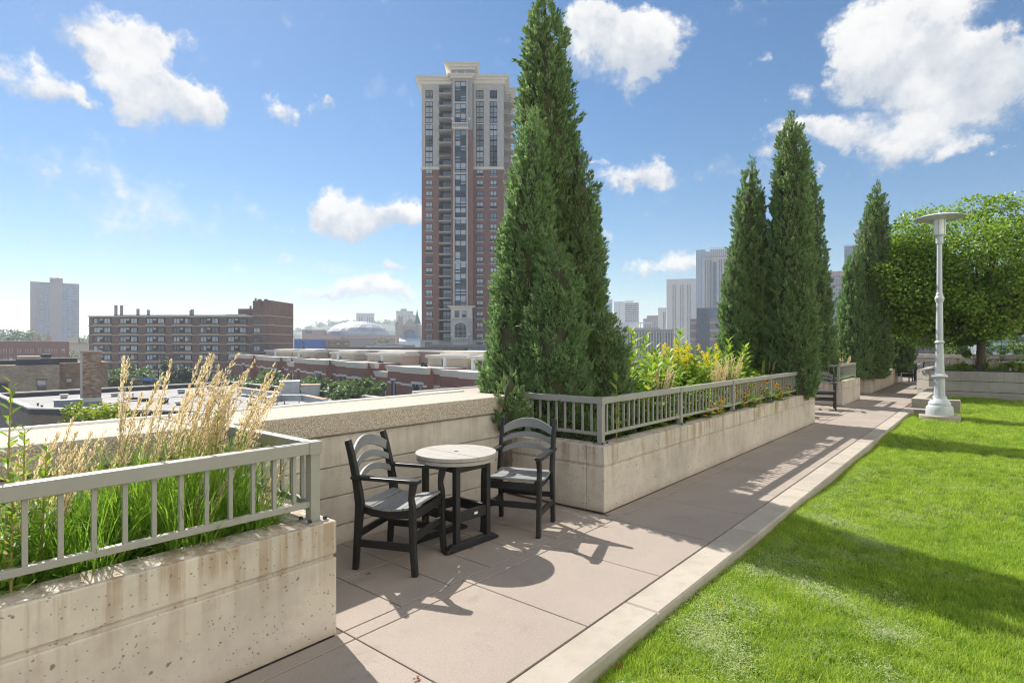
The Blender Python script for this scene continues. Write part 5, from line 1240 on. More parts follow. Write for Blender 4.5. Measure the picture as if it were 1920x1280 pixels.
for px, pb, pt in ((71, 761, 757), (78.5, 768, 761), (249, 744, 739)):
    D = FPX * (EYE - RZ) / (pb - HOR); f = Frame('vent_pipe', 'short dark vent pipe on the flat roof' + {71: ' at its left corner', 78.5: ' near the blue-grey unit', 249: ' behind the plumes'}[px], px, D, cat='pipe', z=RZ + .03)
    MB().lathe([(.09, 0), (.09, f.Z(pt)), (.14, f.Z(pt)), (.14, f.Z(pt) + .12)], 10).build('pipe', m_drk, f.root)
def duct(label, pts, w_, h_, legs=True):
    P = [gpt(px, py, RZ + .4) for px, py in pts]; t = empty('duct', (P[0].x, P[0].y, RZ), 0, label, 'duct', 'galvanised ducts on the flat roof')
    for i, (a, b) in enumerate(zip(P[:-1], P[1:])):
        d = (b - a).normalized(); n = Vector((-d.y, d.x, 0)) * w_ / 2; e = d * .02
        MB().prism([((a - n + e).x, (a - n + e).y), ((b - n - e).x, (b - n - e).y), ((b + n - e).x, (b + n - e).y), ((a + n + e).x, (a + n + e).y)], RZ + .45, RZ + .45 + h_).build('duct_section', m_galv, t, world=True, bevel=.03)
        MB().prism([((a - n + e).x, (a - n + e).y), ((b - n - e).x, (b - n - e).y), ((b + n - e).x, (b + n - e).y), ((a + n + e).x, (a + n + e).y)], RZ + .455 + h_, RZ + .50 + h_).build('duct_top', m_rustm if i == len(P) - 2 else m_galv, t, world=True)
        for q in (.2, .8): p = a.lerp(b, q); MB().box(p.x - .04, p.x + .04, p.y - .04, p.y + .04, RZ + .03, RZ + .445).build('leg', m_drk, t, world=True)
duct('bent galvanised duct in front of the square air unit', [(500, 757), (524, 752), (570, 752), (609, 761)], .9, .75)
duct('straight galvanised duct left of the square air unit', [(450, 736), (522, 747)], 1.0, .7)
pc = empty('conduit', tuple(gpt(210, 757))[:2] + (RZ,), 0, 'thin grey conduit run crossing the flat roof', 'pipe')
cp = [gpt(205, 757), gpt(300, 748), gpt(410, 741), gpt(452, 752)]
MB().tube([(p.x, p.y, RZ + .16) for p in cp], .07, 6).build('pipe', m_galv, pc, world=True)
for i in range(12):
    q = i / 11 * 2.999; p = cp[int(q)].lerp(cp[int(q) + 1], q % 1); MB().box(p.x - .12, p.x + .12, p.y - .12, p.y + .12, RZ + .035, RZ + .1).build('support_block', m_drk, pc, world=True)
rl_ = empty('roof_railing', tuple(gpt(600, 742)) [:2] + (RZ,), 0, 'thin black safety rail at the right of the flat roof', 'railing')
for i, (px, py) in enumerate(((604, 744), (617, 745), (630, 746.5), (643, 748))):
    p = gpt(px, py); MB().box(p.x - .03, p.x + .03, p.y - .03, p.y + .03, RZ + .03, RZ + 1.1).build('post', m_iron, rl_, world=True)
a, b = gpt(604, 744), gpt(643, 748); MB().tube([(a.x, a.y, RZ + 1.1), (b.x, b.y, RZ + 1.1)], .035, 5).build('rail', m_iron, rl_, world=True)

# ---- row of red brick townhouses
pR = FW * 81 + RT * ((925 - 960) / FPX * 81); pL = FW * 176 + RT * ((428 - 960) / FPX * 176)
ud = (pL - pR).normalized(); vn = Vector((ud.y, -ud.x, 0))
if vn.dot(FW) > 0: vn = -vn                      # out of the facade, towards the terrace
def u_at(px, v=0.0):
    r = FW + RT * ((px - 960) / FPX); o = pR + vn * v          # r*s = o + ud*u
    det = r.x * (-ud.y) + ud.x * r.y
    s_ = (o.x * (-ud.y) + ud.x * o.y) / det; u = (r.x * o.y - r.y * o.x) / det
    return u, s_
def town(label, pa, pb, top, bay=None, wins=(), arch=(), doorw=(), cor=1.0, low=False):
    """pa>pb picture columns of the right and left ends; local axes: x along the row to the right, y into the house"""
    ua, _ = u_at(pa); ub, _ = u_at(pb); c = pR + ud * ua
    ang = math.atan2(-ud.y, -ud.x)
    t = empty('townhouse', (c.x, c.y, ST), ang, label, 'townhouse', 'red brick townhouses')
    L = ub - ua; H = top - ST
    def bx(name, m, x0, x1, y0, y1, z0, z1, par=None): return MB().box(x0, x1, y0, y1, z0, z1).build(name, m, par or t)
    bx('wall', m_red, -L, 0, 0, 9, 0, H); bx('roof_deck', m_roof, -L + .05, -.05, .62, 9, H + .004, H + .03)
    def cornice(x0, x1, y0, h=H, e0=.3, e1=.3):
        for k, (d, za, zb_) in enumerate(((.12, -.90, -.62), (.26, -.61, -.28), (.40, -.27, 0), (.46, .01, .16))):
            bx('cornice', m_cornice, x0 - d * e0 * 2, x1 + d * e1 * 2, y0 - d, y0 + .6, h + za, h + zb_)
    cornice(-L, 0, 0)
    belts = [(-L, 0, 0)]
    fronts = lambda px: 0.0
    if bay:
        b0, _ = u_at(bay[0], 1.4); b1, _ = u_at(bay[1], 1.4); xa, xb = -(b1 - ua), -(b0 - ua)
        bx('bay', m_red, xa, xb, -1.4, -.002, 0, H); cornice(xa, xb, -1.4); belts = [(-L, xa, 0), (xa, xb, -1.4), (xb, 0, 0)]
        fronts = lambda px: -1.4 if bay[1] <= px <= bay[0] else 0.0
    for x0, x1, y0 in belts: 
        if x1 - x0 > .2: bx('belt_course', m_cornice, x0, x1, y0 - .08, y0 + .1, H - 3.0, H - 2.62)
    for px, n, w_, h_, dz in wins:
        v = -fronts(px); u, _ = u_at(px, v); xc = -(u - ua); y0 = -v
        W = n * w_ + (n - 1) * .16
        bx('lintel', m_cornice, xc - W / 2 - .18, xc + W / 2 + .18, y0 - .14, y0 + .05, H - dz, H - dz + .42)
        for k in range(n):
            xx = xc - W / 2 + w_ / 2 + k * (w_ + .16)
            o = bx('window', m_frame, xx - w_ / 2, xx + w_ / 2, y0 - .10, y0 + .05, H - dz - h_, H - dz - .004)
            bx('pane', random.choice([m_glassd, m_glassd, m_glasst]), xx - w_ / 2 + .1, xx - .04, y0 - .13, y0 - .101, H - dz - h_ + .12, H - dz - .12, o); bx('pane', random.choice([m_glassd, m_glassd, m_glasst]), xx + .04, xx + w_ / 2 - .1, y0 - .13, y0 - .101, H - dz - h_ + .12, H - dz - .12, o)
    for px, w_, h_, dz in arch:
        v = -fronts(px); u, _ = u_at(px, v); xc = -(u - ua); y0 = -v
        def ap_(w2): return [(xc - w2, H - dz - h_), (xc + w2, H - dz - h_)] + [(xc + w2 * math.cos(a), H - dz - .5 + w2 * math.sin(a)) for a in np.linspace(0, math.pi, 9)]
        MB().extrude_y(ap_(w_ / 2 + .22), y0 - .08, y0 + .02).build('arch_surround', m_cornice, t); MB().extrude_y(ap_(w_ / 2), y0 - .14, y0 - .085).build('arch_window', m_glassd, t)
    return t
Zr = -2.35
town('nearest red brick townhouse at the right, beside the junipers', 945, 826, Zr, (906, 862), [(845, 3, .95, 2.0, 2.95), (887, 1, 1.9, 2.0, 3.2), (918, 1, 1.6, 2.0, 3.2)])
town('red brick townhouse with triple windows in the middle of the row', 825, 727, Zr + .25, (800, 752), [(783, 3, .95, 2.6, 2.6), (738, 1, 1.35, 2.9, 2.5), (815, 3, .5, .6, 3.3)])
town('low link with two arched windows between the townhouses', 726.5, 705, Zr - .9, None, [], [(711, .9, 2.0, 2.2), (720.5, .9, 2.0, 2.2)], low=True)
town('red brick townhouse right of the square air unit', 704.5, 630, Zr + .6, (683, 650), [(642, 3, .95, 2.4, 2.9), (666, 1, 1.9, 2.2, 2.9), (693, 1, 1.7, 2.6, 2.6)])
town('red brick townhouse above the square air unit', 629.5, 552, Zr + .8, (611, 575), [(597, 3, 1.0, 2.6, 2.7), (560, 1, 1.6, 2.6, 2.6), (620, 1, .8, .7, 3.0)])
town('narrow link with one arched window between the far townhouses', 551.5, 541, Zr - .2, None, [], [(547, 1.1, 2.2, 2.1)], low=True)
town('red brick townhouse far left of the air unit', 540.5, 482, Zr + 1.0, (520, 496), [(530, 1, 2.0, 2.8, 2.6), (507, 1, 1.5, 2.0, 2.9), (491, 1, 1.2, 2, 2.8)])
town('farthest red brick townhouse, by the brown block', 481.5, 418, Zr + 1.3, (470, 440), [(457, 1, 1.8, 2.6, 2.6), (420, 1, 1.6, 2.4, 2.5)], [(435, 2.2, 1.6, 2.2)])
ang = math.atan2(-ud.y, -ud.x)
us, _ = u_at(948, -9); ul, _ = u_at(520, -9)
UW = empty('upper_storey', tuple((pR + ud * us - vn * 9.0))[:2] + (ST,), ang, 'long pinkish upper storey wall behind the townhouse roofs', 'building')
Hs = .35 - ST
MB().box(-(ul - us), 0, 0, 9, 0, Hs).build('wall', m_pinkst, UW); MB().box(-(ul - us) - .3, .3, -.3, 9.3, Hs + .004, Hs + .28).build('roof_edge', m_cornice, UW); MB().box(-(ul - us) + 22, -18, 5, 6, Hs + .29, Hs + .9).build('upstand', m_drk, UW)
pens = [(915, 885, 'sand coloured roof room with a white cap, nearest the junipers'), (876, 802, 'wide sand coloured roof room second from the junipers'), (755, 689, 'sand coloured roof room with a white cap in the middle of the row'),
        (664, 621, 'sand coloured roof room right of the paired ones'), (588, 549, 'right one of the paired sand coloured roof rooms'), (547, 498, 'left one of the paired sand coloured roof rooms'), (442, 407, 'white roof room at the far end of the townhouses')]
for pa, pb, lab in pens:
    v = -5.2; ua, sa = u_at(pa, v); ub, _ = u_at(pb, v); c = pR + ud * ua + vn * v; L = ub - ua
    t = empty('roof_room', (c.x, c.y, Zr), ang, lab, 'roof room', 'roof rooms of the townhouses'); h = 1.75 + .55 * (900 - pa) / 400
    MB().box(-L, 0, 0, 3.7, -.2, h).build('wall', m_whitew if pa < 450 else m_sand, t)
    MB().box(-L - .35, .35, -.35, 3.72, h + .004, h + .5).build('roof_cap', m_cornice, t); MB().box(-L * .75, -.2, .6, 3.7, h + .504, h + .85).build('upper_cap', m_cornice, t)
    d_ = MB().box(-L * .62, -L * .62 + .95, -.06, 0, .0, 1.5).build('door', m_frame, t); MB().box(-L * .62 + .15, -L * .62 + .8, -.08, -.062, .35, 1.35).build('pane', m_glassd, d_)
    if pb != 407: MB().box(-L * .3, -L * .3 + .45, -2.4, -2.0, -.1, h + .3).build('pier', m_whitew, t)
for px, lab in ((596, 'dark patio umbrella folded on a townhouse terrace'), (715, 'dark patio chairs on a townhouse terrace by the arched link'), (796, 'dark grill under its cover on a townhouse terrace')):
    u, _ = u_at(px, -2.5); c = pR + ud * u - vn * 2.5
    t = empty('patio_furniture', (c.x, c.y, Zr), ang, lab, 'furniture')
    MB().box(-.9, .5, -.3, .4, .0, .55).build('body', m_iron, t, bevel=.1); MB().box(-.8, -.6, -.25, .3, .56, 1.0).build('backrest', m_iron, t); MB().box(.1, .3, -.25, .3, .56, .95).build('backrest', m_iron, t)

# ---- dome, church and the hazy middle distance
B = Frame('domed_arena', 'wide silver-panelled dome on a pinkish base in the hazy middle distance', 672, 520)
X, Zf = B.X, B.Z
B.box('base_wall', m_mauve, X(598), X(742), -2, 60, 0, Zf(634)); B.box('eaves_band', m_pink, X(596), X(744), -3, 60, Zf(634) + .02, Zf(628)); B.box('side_wing', m_pink, X(570), X(610), -6, 30, 0, Zf(619)); B.box('low_wing', m_pink, X(572), X(640), -7, 30, 0, Zf(628))
grid_windows(B, [X(577), X(580), X(583), X(586)], [Zf(625.5)], -6, 1.2, 2.2, [m_glassd], proud=.1, mull=0, blind=0)
rx = X(734) - X(672); z0 = Zf(628); hz = Zf(600.5) - z0
domes = [m_dome, m_dome, simple('dull dome cladding', (.36, .37, .38), .5, .15, .06), simple('bright dome cladding', (.62, .62, .61), .5, .12, .06)]
nseg, nring = 24, 6
def dp(i, j): a = 2 * math.pi * (j + .5 * (i % 2)) / nseg; q = i / nring; r = rx * math.cos(q * math.pi / 2 * .985); return Vector((r * math.cos(a), r * math.sin(a) + 30, z0 + hz * math.sin(q * math.pi / 2)))
for i in range(nring):
    for j in range(nseg):
        for tri in (((i, j), (i, j + 1), (i + 1, j + (i % 2))), ((i + 1, j), (i + 1, j + 1), (i, j + 1 - (i % 2)))):
            P = [dp(*q) for q in tri]; c = sum(P, Vector()) / 3
            if c.y > 34: continue
            P = [c + (p - c) * .975 for p in P]; n = (P[1] - P[0]).cross(P[2] - P[0]).normalized() * .3
            MB().add([p - n for p in P] + [p + n for p in P], [(0, 1, 2), (5, 4, 3), (0, 3, 4, 1), (1, 4, 5, 2), (2, 5, 3, 0)]).build('dome_panel', random.choice(domes), B.root)
sh = MB()
sh.lathe([(rx * .99 * math.cos(q * math.pi / 2), z0 + hz * .985 * math.sin(q * math.pi / 2)) for q in np.linspace(0, .97, 9)], 36, (0, 30)); sh.build('dome_shell', m_greyb, B.root, smooth=True)
C_ = Frame('church', 'pale stone church with a gabled front and traceried window, left of the tower', 767, 430)
X, Zf = C_.X, C_.Z
C_.box('nave', m_stone, X(751), X(790), 0, 40, 0, Zf(613)); MB().extrude_y([(X(754), Zf(613)), (X(786), Zf(613)), (X(769), Zf(596))], -.5, 38).build('roof', m_roof, C_.root)
gb = MB().extrude_y([(X(755), Zf(613)), (X(784), Zf(613)), (X(769), Zf(596))], -1.2, -.55).build('gable', m_sand, C_.root)
C_.box('belfry', m_sand, X(746), X(755), -1, 8, 0, Zf(594)); C_.box('buttress', m_stone, X(784), X(790), -2, 4, 0, Zf(609)); C_.box('buttress', m_stone, X(751), X(755.5), -2.4, -1.02, 0, Zf(614))
C_.box('aisle', m_stone, X(741), X(752), 2, 30, 0, Zf(608)); MB().extrude_y([(X(740), Zf(608)), (X(752), Zf(608)), (X(748), Zf(598))], 1.9, 30.2).build('roof', m_copper, C_.root)
wa = MB().extrude_y(arch_poly(X(768.5), 3.5, Zf(634), Zf(624)), -.6, -.1).build('rose_window', m_glassb, C_.root)
for k in range(-2, 3): MB().box(X(768.5) + k * 1.35 - .13, X(768.5) + k * 1.35 + .13, -.75, -.61, Zf(633.8), Zf(620.5 if abs(k) < 2 else 622.5)).build('tracery', m_stone, wa)
for pp in (626, 630): MB().box(X(768.5) - 3.4, X(768.5) + 3.4, -.74, -.612, Zf(pp), Zf(pp) + .3).build('tracery', m_stone, wa)
MB().lathe([(3.0, Zf(604)), (2.2, Zf(598)), (.9, Zf(588)), (.05, Zf(575))], 8, (X(783), 25)).build('spire', m_copper, C_.root); C_.box('spire_tower', m_stone, X(779), X(787), 21, 29, 0, Zf(604))
C_.box('white_roof', m_whitew, X(749), X(792), -14, -4, 0, Zf(640)); MB().extrude_x([(-14, Zf(640)), (-4, Zf(640)), (-4, Zf(633.5))], X(749), X(792)).build('white_roof_slope', m_whitew, C_.root)
def block(name, label, px0, px1, py_top, D, m, dep=20, group=None):
    B = Frame(name, label, (px0 + px1) / 2, D, group); B.box('wall', m, B.X(px0), B.X(px1), 0, dep, 0, B.Z(py_top)); B.box('roof_edge', m_roof, B.X(px0) - .2, B.X(px1) + .2, -.2, dep + .2, B.Z(py_top) + .01, B.Z(py_top) + .5); return B
B = block('blue_building', 'bright blue flat building between the brown block and the dome', 552, 611, 637, 300, m_blue); B.box('door', m_drk, B.X(567), B.X(571), -.1, 0, 0, B.Z(640))
B = block('brick_warehouse', 'low brown brick warehouse right of the blue building', 611.5, 656, 637.5, 300, m_rust)
grid_windows(B, [B.X(p) for p in (618, 626, 634, 642, 650)], [B.Z(648)], 0, 1.3, 1.5, [m_glassd], mull=0, proud=.05)
B = block('white_shed', 'white flat shed before the church', 687, 755, 648, 250, m_whitew); B.box('roof_unit', m_whitew, B.X(706), B.X(727), 2, 8, B.Z(648), B.Z(643.5))
B = block('grey_shed', 'grey shed right of the white one, by the tower foot', 756, 778, 648.8, 245, m_greyb); B.box('door', m_drk, B.X(760), B.X(763), -.1, 0, 0, B.Z(655))
B = block('podium', 'dark blue-grey podium roof at the foot of the brick tower', 805, 922, 649.5, 135, m_bluem, 12); B.box('canopy', m_roof, B.X(829), B.X(874), -3, 0, B.Z(656.5), B.Z(655.5)); B.box('canopy_unit', m_galv, B.X(847), B.X(857), -2, 0, B.Z(655.3), B.Z(652))
# ---- hazy towers behind
def strip_tower(label, px0, px1, py0, D, m, cols, wpx, m_win, py_w0=None, pitch=5, rows=None, dep=25, name='office_tower', extra=None):
    B = Frame(name, label, (px0 + px1) / 2, D); X, Zf = B.X, B.Z
    B.box('block', m, X(px0), X(px1), 0, dep, 0, Zf(py0)); B.box('parapet', m, X(px0) - .3, X(px1) + .3, -.3, dep, Zf(py0) + .02, Zf(py0 - 1.2))
    ph = pitch * D / FPX; wm_ = MB().box(-wpx * D / FPX / 2, wpx * D / FPX / 2, -.25, -.01, 0, ph * .68).mesh('window', m_win)
    n = rows or int((660 - (py_w0 or py0 + 6)) / pitch)
    for px in cols:
        for k in range(n): link('window', wm_, B.root, (X(px), 0, Zf((py_w0 or py0 + 6) + pitch * (k + 1))))
    return B
strip_tower('pale hazy tower with a notched roof just above the dome', 668, 702, 588, 900, m_offw, (674, 678, 689, 693, 698), 2.2, m_glassb, pitch=3.2, rows=8)
B = strip_tower('grey hazy stepped tower behind the church', 743, 775, 584, 1100, m_greyb, (749, 755, 761, 767), 3, m_glassb, pitch=4, rows=8); B.box('roof_house', m_greyb, B.X(751), B.X(763), 4, 20, B.Z(583), B.Z(578.5)); B.box('step', m_greyb, B.X(763), B.X(781), 2, 20, 0, B.Z(590))
B = strip_tower('rounded glass tower right of the nearest junipers', 1124, 1148, 562, 800, m_glasst, (1130, 1137, 1144), 5, m_glassb, pitch=5, rows=14); B.box('roof_house', m_greyb, B.X(1125), B.X(1138), 3, 15, B.Z(561), B.Z(555))
B = Frame('office_block', 'white office block with rows of dark windows above the flower bed', 1174, 700); X, Zf = B.X, B.Z
B.box('blank_wing', m_whitew, X(1151), X(1171), 0, 22, 0, Zf(565)); B.box('window_wing', m_whitew, X(1171.05), X(1198), -.3, 22, 0, Zf(567)); B.box('roof_house', m_whitew, X(1172), X(1188), 5, 15, Zf(567), Zf(562.5)); B.box('reveal', m_greyb, X(1160.5), X(1161.3), -.1, 0, 0, Zf(565))
wm_ = MB().box(-1.0, 1.0, -.25, -.01, 0, 1.15).mesh('window', m_drk)
for k in range(11):
    for j in range(7): link('window', wm_, B.root, (X(1174 + 3.5 * j), -.3, Zf(571.5 + 3.5 * k)))
B = Frame('colonnaded_building', 'low grey concrete building with vertical fins behind the yellow flowers', 1205, 330); X, Zf = B.X, B.Z
B.box('block', m_greyb, X(1146), X(1262), 0, 30, 0, Zf(619)); B.box('roof_band', m_stone, X(1145), X(1238), -.8, 30, Zf(619) + .02, Zf(614.5)); B.box('roof_band', m_greyb, X(1238.05), X(1263), -.5, 30, Zf(622), Zf(617.5))
for k in range(38): B.box('fin', m_offw, X(1154 + 2.85 * k) - .22, X(1154 + 2.85 * k) + .22, -.7, 0, 0, Zf(621))
for k in range(6): B.box('dark_glazing', m_drk, X(1155 + 18 * k), X(1155 + 18 * k + 16), -.08, -.01, Zf(668), Zf(624))
B.box('roof_house', m_whitew, X(1149), X(1178), 4, 16, Zf(614.4), Zf(604)); B.box('pergola_roof', m_whitew, X(1178), X(1223), 4, 10, Zf(605), Zf(603.5))
for px in (1181, 1191, 1201, 1212, 1222): B.box('pergola_post', m_whitew, X(px) - .2, X(px) + .2, 4, 4.5, Zf(614.4), Zf(605))
B = block('far_block', 'small grey stepped block in the haze left of the beige tower', 1213, 1234, 592, 900, m_mauve); B.box('step', m_mauve, B.X(1206), B.X(1220), 1, 18, 0, B.Z(597))
strip_tower('narrow beige tower just left of the tall beige one', 1234, 1249, 578, 760, m_offw, (1244, 1247), 1.8, m_drk, pitch=3.5, rows=18)
strip_tower('tall beige tower with dark vertical window strips', 1249.5, 1306, 524, 620, m_offw, (1262, 1266.5, 1276, 1280.5, 1289.5, 1294), 1.9, m_glassd, 533, 4.2, 28)
B = Frame('glass_tower', 'tallest pale tower with a blue glass flank, left of the middle junipers', 1338, 440); X, Zf = B.X, B.Z
B.box('glass_flank', m_glasst, X(1304.5), X(1323), 0, 28, 0, Zf(467)); B.box('panel_block', m_offw, X(1323.05), X(1372), 1, 28, 0, Zf(470)); B.box('panel_pier', m_offw, X(1317), X(1330), -1.0, 0, 0, Zf(484)); B.box('crown', m_greyb, X(1331), X(1367), -.8, .9, Zf(482), Zf(468))
for k in range(10): B.box('crown_post', m_whitew, X(1332 + 3.7 * k), X(1333.6 + 3.7 * k), -1.2, -.81, Zf(481), Zf(464))
for k in range(4): B.box('mullion', m_whitew, X(1304.5 + 3.1 * k), X(1304.5 + 3.1 * k) + .25, -.2, -.005, 0, Zf(467))
for k in range(38): B.box('floor_line', m_greyb, X(1304.5), X(1317), -.15, -.006, Zf(470 + 4.3 * k), Zf(470 + 4.3 * k) + .35)
wm_ = MB().box(-.40, .40, -.2, 0, 0, 1.2).mesh('window', m_glassd); wb_ = MB().box(-1.3, 1.3, -.5, 0, 0, 1.3).mesh('balcony_window', m_glassb)
for k in range(30):
    for px, yy in ((1322.5, -1.0), (1327.5, -1.0), (1333, .98), (1349, .98), (1353, .98), (1358, .98), (1363, .98)): link('window', wm_, B.root, (X(px), yy, Zf(490 + 4.3 * k)))
    if k: link('balcony_window', wb_, B.root, (X(1340), .98, Zf(490 + 4.3 * k)))
B = Frame('glass_office', 'dark blue glass office block with mauve stone bands, before the beige towers', 1330, 370); X, Zf = B.X, B.Z
B.box('stone_wing', m_mauve, X(1293), X(1306), 1, 25, 0, Zf(597)); B.box('glass_body', m_glassb, X(1306), X(1352), 0, 25, 0, Zf(577)); B.box('stone_wing', m_mauve, X(1331), X(1362), -1.2, 0, 0, Zf(596))
for k in range(12): B.box('mullion', m_drk, X(1306 + 2.1 * k), X(1306 + 2.1 * k) + .22, -.25, -.005, 0, Zf(577))
for py in (602, 617, 633): B.box('stone_band', m_greyb, X(1292.6), X(1306.2), .8, 1, Zf(py + 5), Zf(py)); B.box('stone_band', m_greyb, X(1330.6), X(1362.4), -1.4, -1.2, Zf(py + 5), Zf(py))
B = strip_tower('reddish office tower between the junipers', 1536, 1584, 510, 520, m_pink, (1541, 1546.5, 1552, 1557.5, 1563, 1568.5, 1574, 1579.5), 3, m_glassb, 514, 8, 18); B.box('crown', m_pink, B.X(1535), B.X(1585), -.6, 25, B.Z(512), B.Z(509))
strip_tower('dark glass block below the reddish tower', 1550, 1572, 560, 460, m_glassb, (1553, 1558, 1563, 1568), 3.5, m_glassd, 562, 6, 14)
B = strip_tower('glass tower top rising left of the last pointed juniper', 1582.5, 1612, 460, 420, m_whitew, (1586, 1591, 1596, 1601, 1606), 4, m_glassb, 461, 4, 44); B.box('mast_house', m_greyb, B.X(1604), B.X(1612), 3, 10, B.Z(460), B.Z(430)); 
B = strip_tower('mauve brick building with fire stairs beyond the dining chairs', 1704, 1800, 612, 150, m_mauve, (1714, 1730, 1746, 1778, 1794), 7, m_glassd, 616, 16, 3); B.box('corner_pier', m_beige, B.X(1702), B.X(1705.5), -1, 5, 0, B.Z(611)); X, Zf = B.X, B.Z
for k in range(4): B.box('stair_landing', m_iron, X(1715), X(1790), -1.3, -.4, Zf(624 + 14 * k), Zf(624 + 14 * k) + .12)
for k in range(6): B.box('stair_post', m_iron, X(1716 + 14.5 * k), X(1716 + 14.5 * k) + .14, -1.35, -1.2, 0, Zf(616))
for k in range(5): MB().tube([(X(1718 + 14.5 * k), -1.0, Zf(624 + 14 * (k % 3 + 1))), (X(1730 + 14.5 * k), -1.0, Zf(624 + 14 * (k % 3)))], .1, 4).build('stair_flight', m_iron, B.root)
B = strip_tower('grey louvred block left of the fire stairs', 1690, 1702, 612, 170, m_galv, (1696,), 11, m_glassd, 614, 6, 9)
B = strip_tower('glass-fronted building at the right edge behind the leafy tree', 1846, 1960, 590, 110, m_whitew, (1852, 1868.5, 1885, 1901.5, 1918, 1934.5, 1951), 15.5, m_glassb, 592, 17, 5)

# ---- street trees and greenery
SG = 'street trees below the terrace'
for px, D, py, r, n, lab in ((238, 128, 690, 5.0, 3600, 'street tree behind the chimney, under the brown block'), (266, 134, 693, 4.6, 3000, 'street tree with the blue street sign, under the brown block'), (292, 140, 697, 4.0, 2200, 'street tree right of the blue street sign'), (440, 118, 708, 4.2, 2600, 'street tree in front of the farthest townhouse'), (476, 112, 711, 4.2, 2600, 'street tree behind the right plumes'),
                             (505, 106, 703, 4.4, 3000, 'street tree above the straight duct'), (530, 100, 712, 3.6, 2200, 'street tree just left of the square air unit'), (585, 92, 710, 4.2, 3200, 'bright street tree right of the square air unit'), (612, 90, 716, 2.6, 1400, 'small greyish street tree beside the bright one'),
                             (668, 82, 712, 4.4, 4200, 'leafy street tree nearest the parapet, before the townhouses'), (640, 84, 722, 3.0, 1800, 'low street tree left of the nearest leafy one'), (180, 180, 660, 4.0, 1800, 'yellowish tree beside the chimney top'), (795, 76, 742, 2.2, 700, 'treetop just showing over the parapet'), (130, 240, 660, 4.5, 1600, 'pale tree behind the tan brick building'),
                             (718, 300, 634, 4.5, 1200, 'dark round tree before the dome base'), (637, 330, 632, 4.0, 1000, 'small tree in front of the dome base'), (567, 330, 634, 5, 1000, 'tree left of the dome base'), (785, 240, 652, 3, 700, 'small tree at the foot of the brick tower'), (1360, 200, 640, 5.5, 2500, 'grey-green street tree behind the pale plumes of the long planter'), (1290, 260, 648, 6, 2000, 'distant street tree below the dark glass block')):
    x, y = at(px, D); zt = zpy(py, D); h = zt - ST
    broadleaf('street_tree', lab, x, y, ST, h, (0, 0, h - r * .8, r, r, r * .85), n, r * .11, m_street if px not in (612,) else m_dark, (.22, h * .45), 46, SG)
for px, D, py, lab in ((313, 132, 668, 'tall narrow poplar before the brown block, left of the pair'), (343, 130, 672, 'tall narrow poplar before the brown block, right of the pair'), (378, 128, 684, 'shorter dark poplar by the townhouses')):
    x, y = at(px, D); zt = zpy(py, D); h = zt - ST; broadleaf('poplar', lab, x, y, ST, h, (0, 0, h * .55, 1.7, 1.7, h * .46), 2600, .42, m_dark, (.2, h * .3), 50, SG)
x, y = at(178, 33); h = zpy(762, 33) - ST
broadleaf('treetop', 'golden green treetop directly behind the parapet at the left', x, y, ST, h, (0, 0, h - 1.6, 2.3, 2.0, 1.75), 5200, .20, m_lime, (.2, h * .6), 60, shell=.4)
# distant wooded hills
m_hill = foliage('distant wood', [(0, (.04, .085, .03)), (.6, (.08, .14, .05)), (1, (.13, .19, .07))], .2, .8, .1)
def hills(D0, D1, py_top, seed):
    r2 = np.random.default_rng(seed); xs = np.linspace(-1900, 1900, 120); V = []; 
    hh = np.array([(zpy(py_top, D0) - ST) * (.75 + .3 * math.sin(x / 310 + seed) + .16 * math.sin(x / 97 + 2 * seed) + .07 * math.sin(x / 31)) for x in xs])
    for dj, f in ((0, 0), (.12, .55), (.3, .9), (.55, 1.0), (1, .9)):
        D = D0 + (D1 - D0) * dj
        for x, h in zip(xs, hh): p = FW * D + RT * x; V.append((p.x, p.y, ST - .5 + h * f))
    n = len(xs); F = [(j * n + i, j * n + i + 1, (j + 1) * n + i + 1, (j + 1) * n + i) for j in range(4) for i in range(n - 1)]
    o = np_mesh('hills', np.array(V), np.array(F), m_hill, smooth=True); tag(o, kind='structure')
    k = r2.integers(0, n * 4, 9000); P = np.array(V)[k] + r2.normal(0, 6, (9000, 3)) * [1, 1, .3]
    P = np.repeat(P, 7, 0) + r2.normal(0, 3.2, (63000, 3))
    d_ = unit(r2.normal(size=(63000, 3)) + [0, 0, .6]); Vv, Ff = leaf_blades(P, d_, unit(r2.normal(size=(63000, 3)) + [0, 0, 1]), r2.uniform(3.5, 7, 63000), 2.4)
    tag(np_mesh('far_wood', Vv, Ff, m_hill), 'hazy wooded hillside on the horizon', 'wood', kind='stuff')
hills(1500, 2100, 606, 3)
x_, y_ = at(28, 430)
for px, D, py, lab in ((20, 430, 622, 'rounded tree left of the hazy high-rise'), (52, 410, 625, 'lighter rounded tree nearest the hazy high-rise'), (158, 520, 632, 'tree right of the hazy high-rise')):
    x, y = at(px, D); h = zpy(py, D) - ST; broadleaf('park_tree', lab, x, y, ST, h, (0, 0, h * .62, 13, 11, h * .42), 2600, 1.5, m_street, (.5, h * .4), 60, 'park trees by the high-rise')
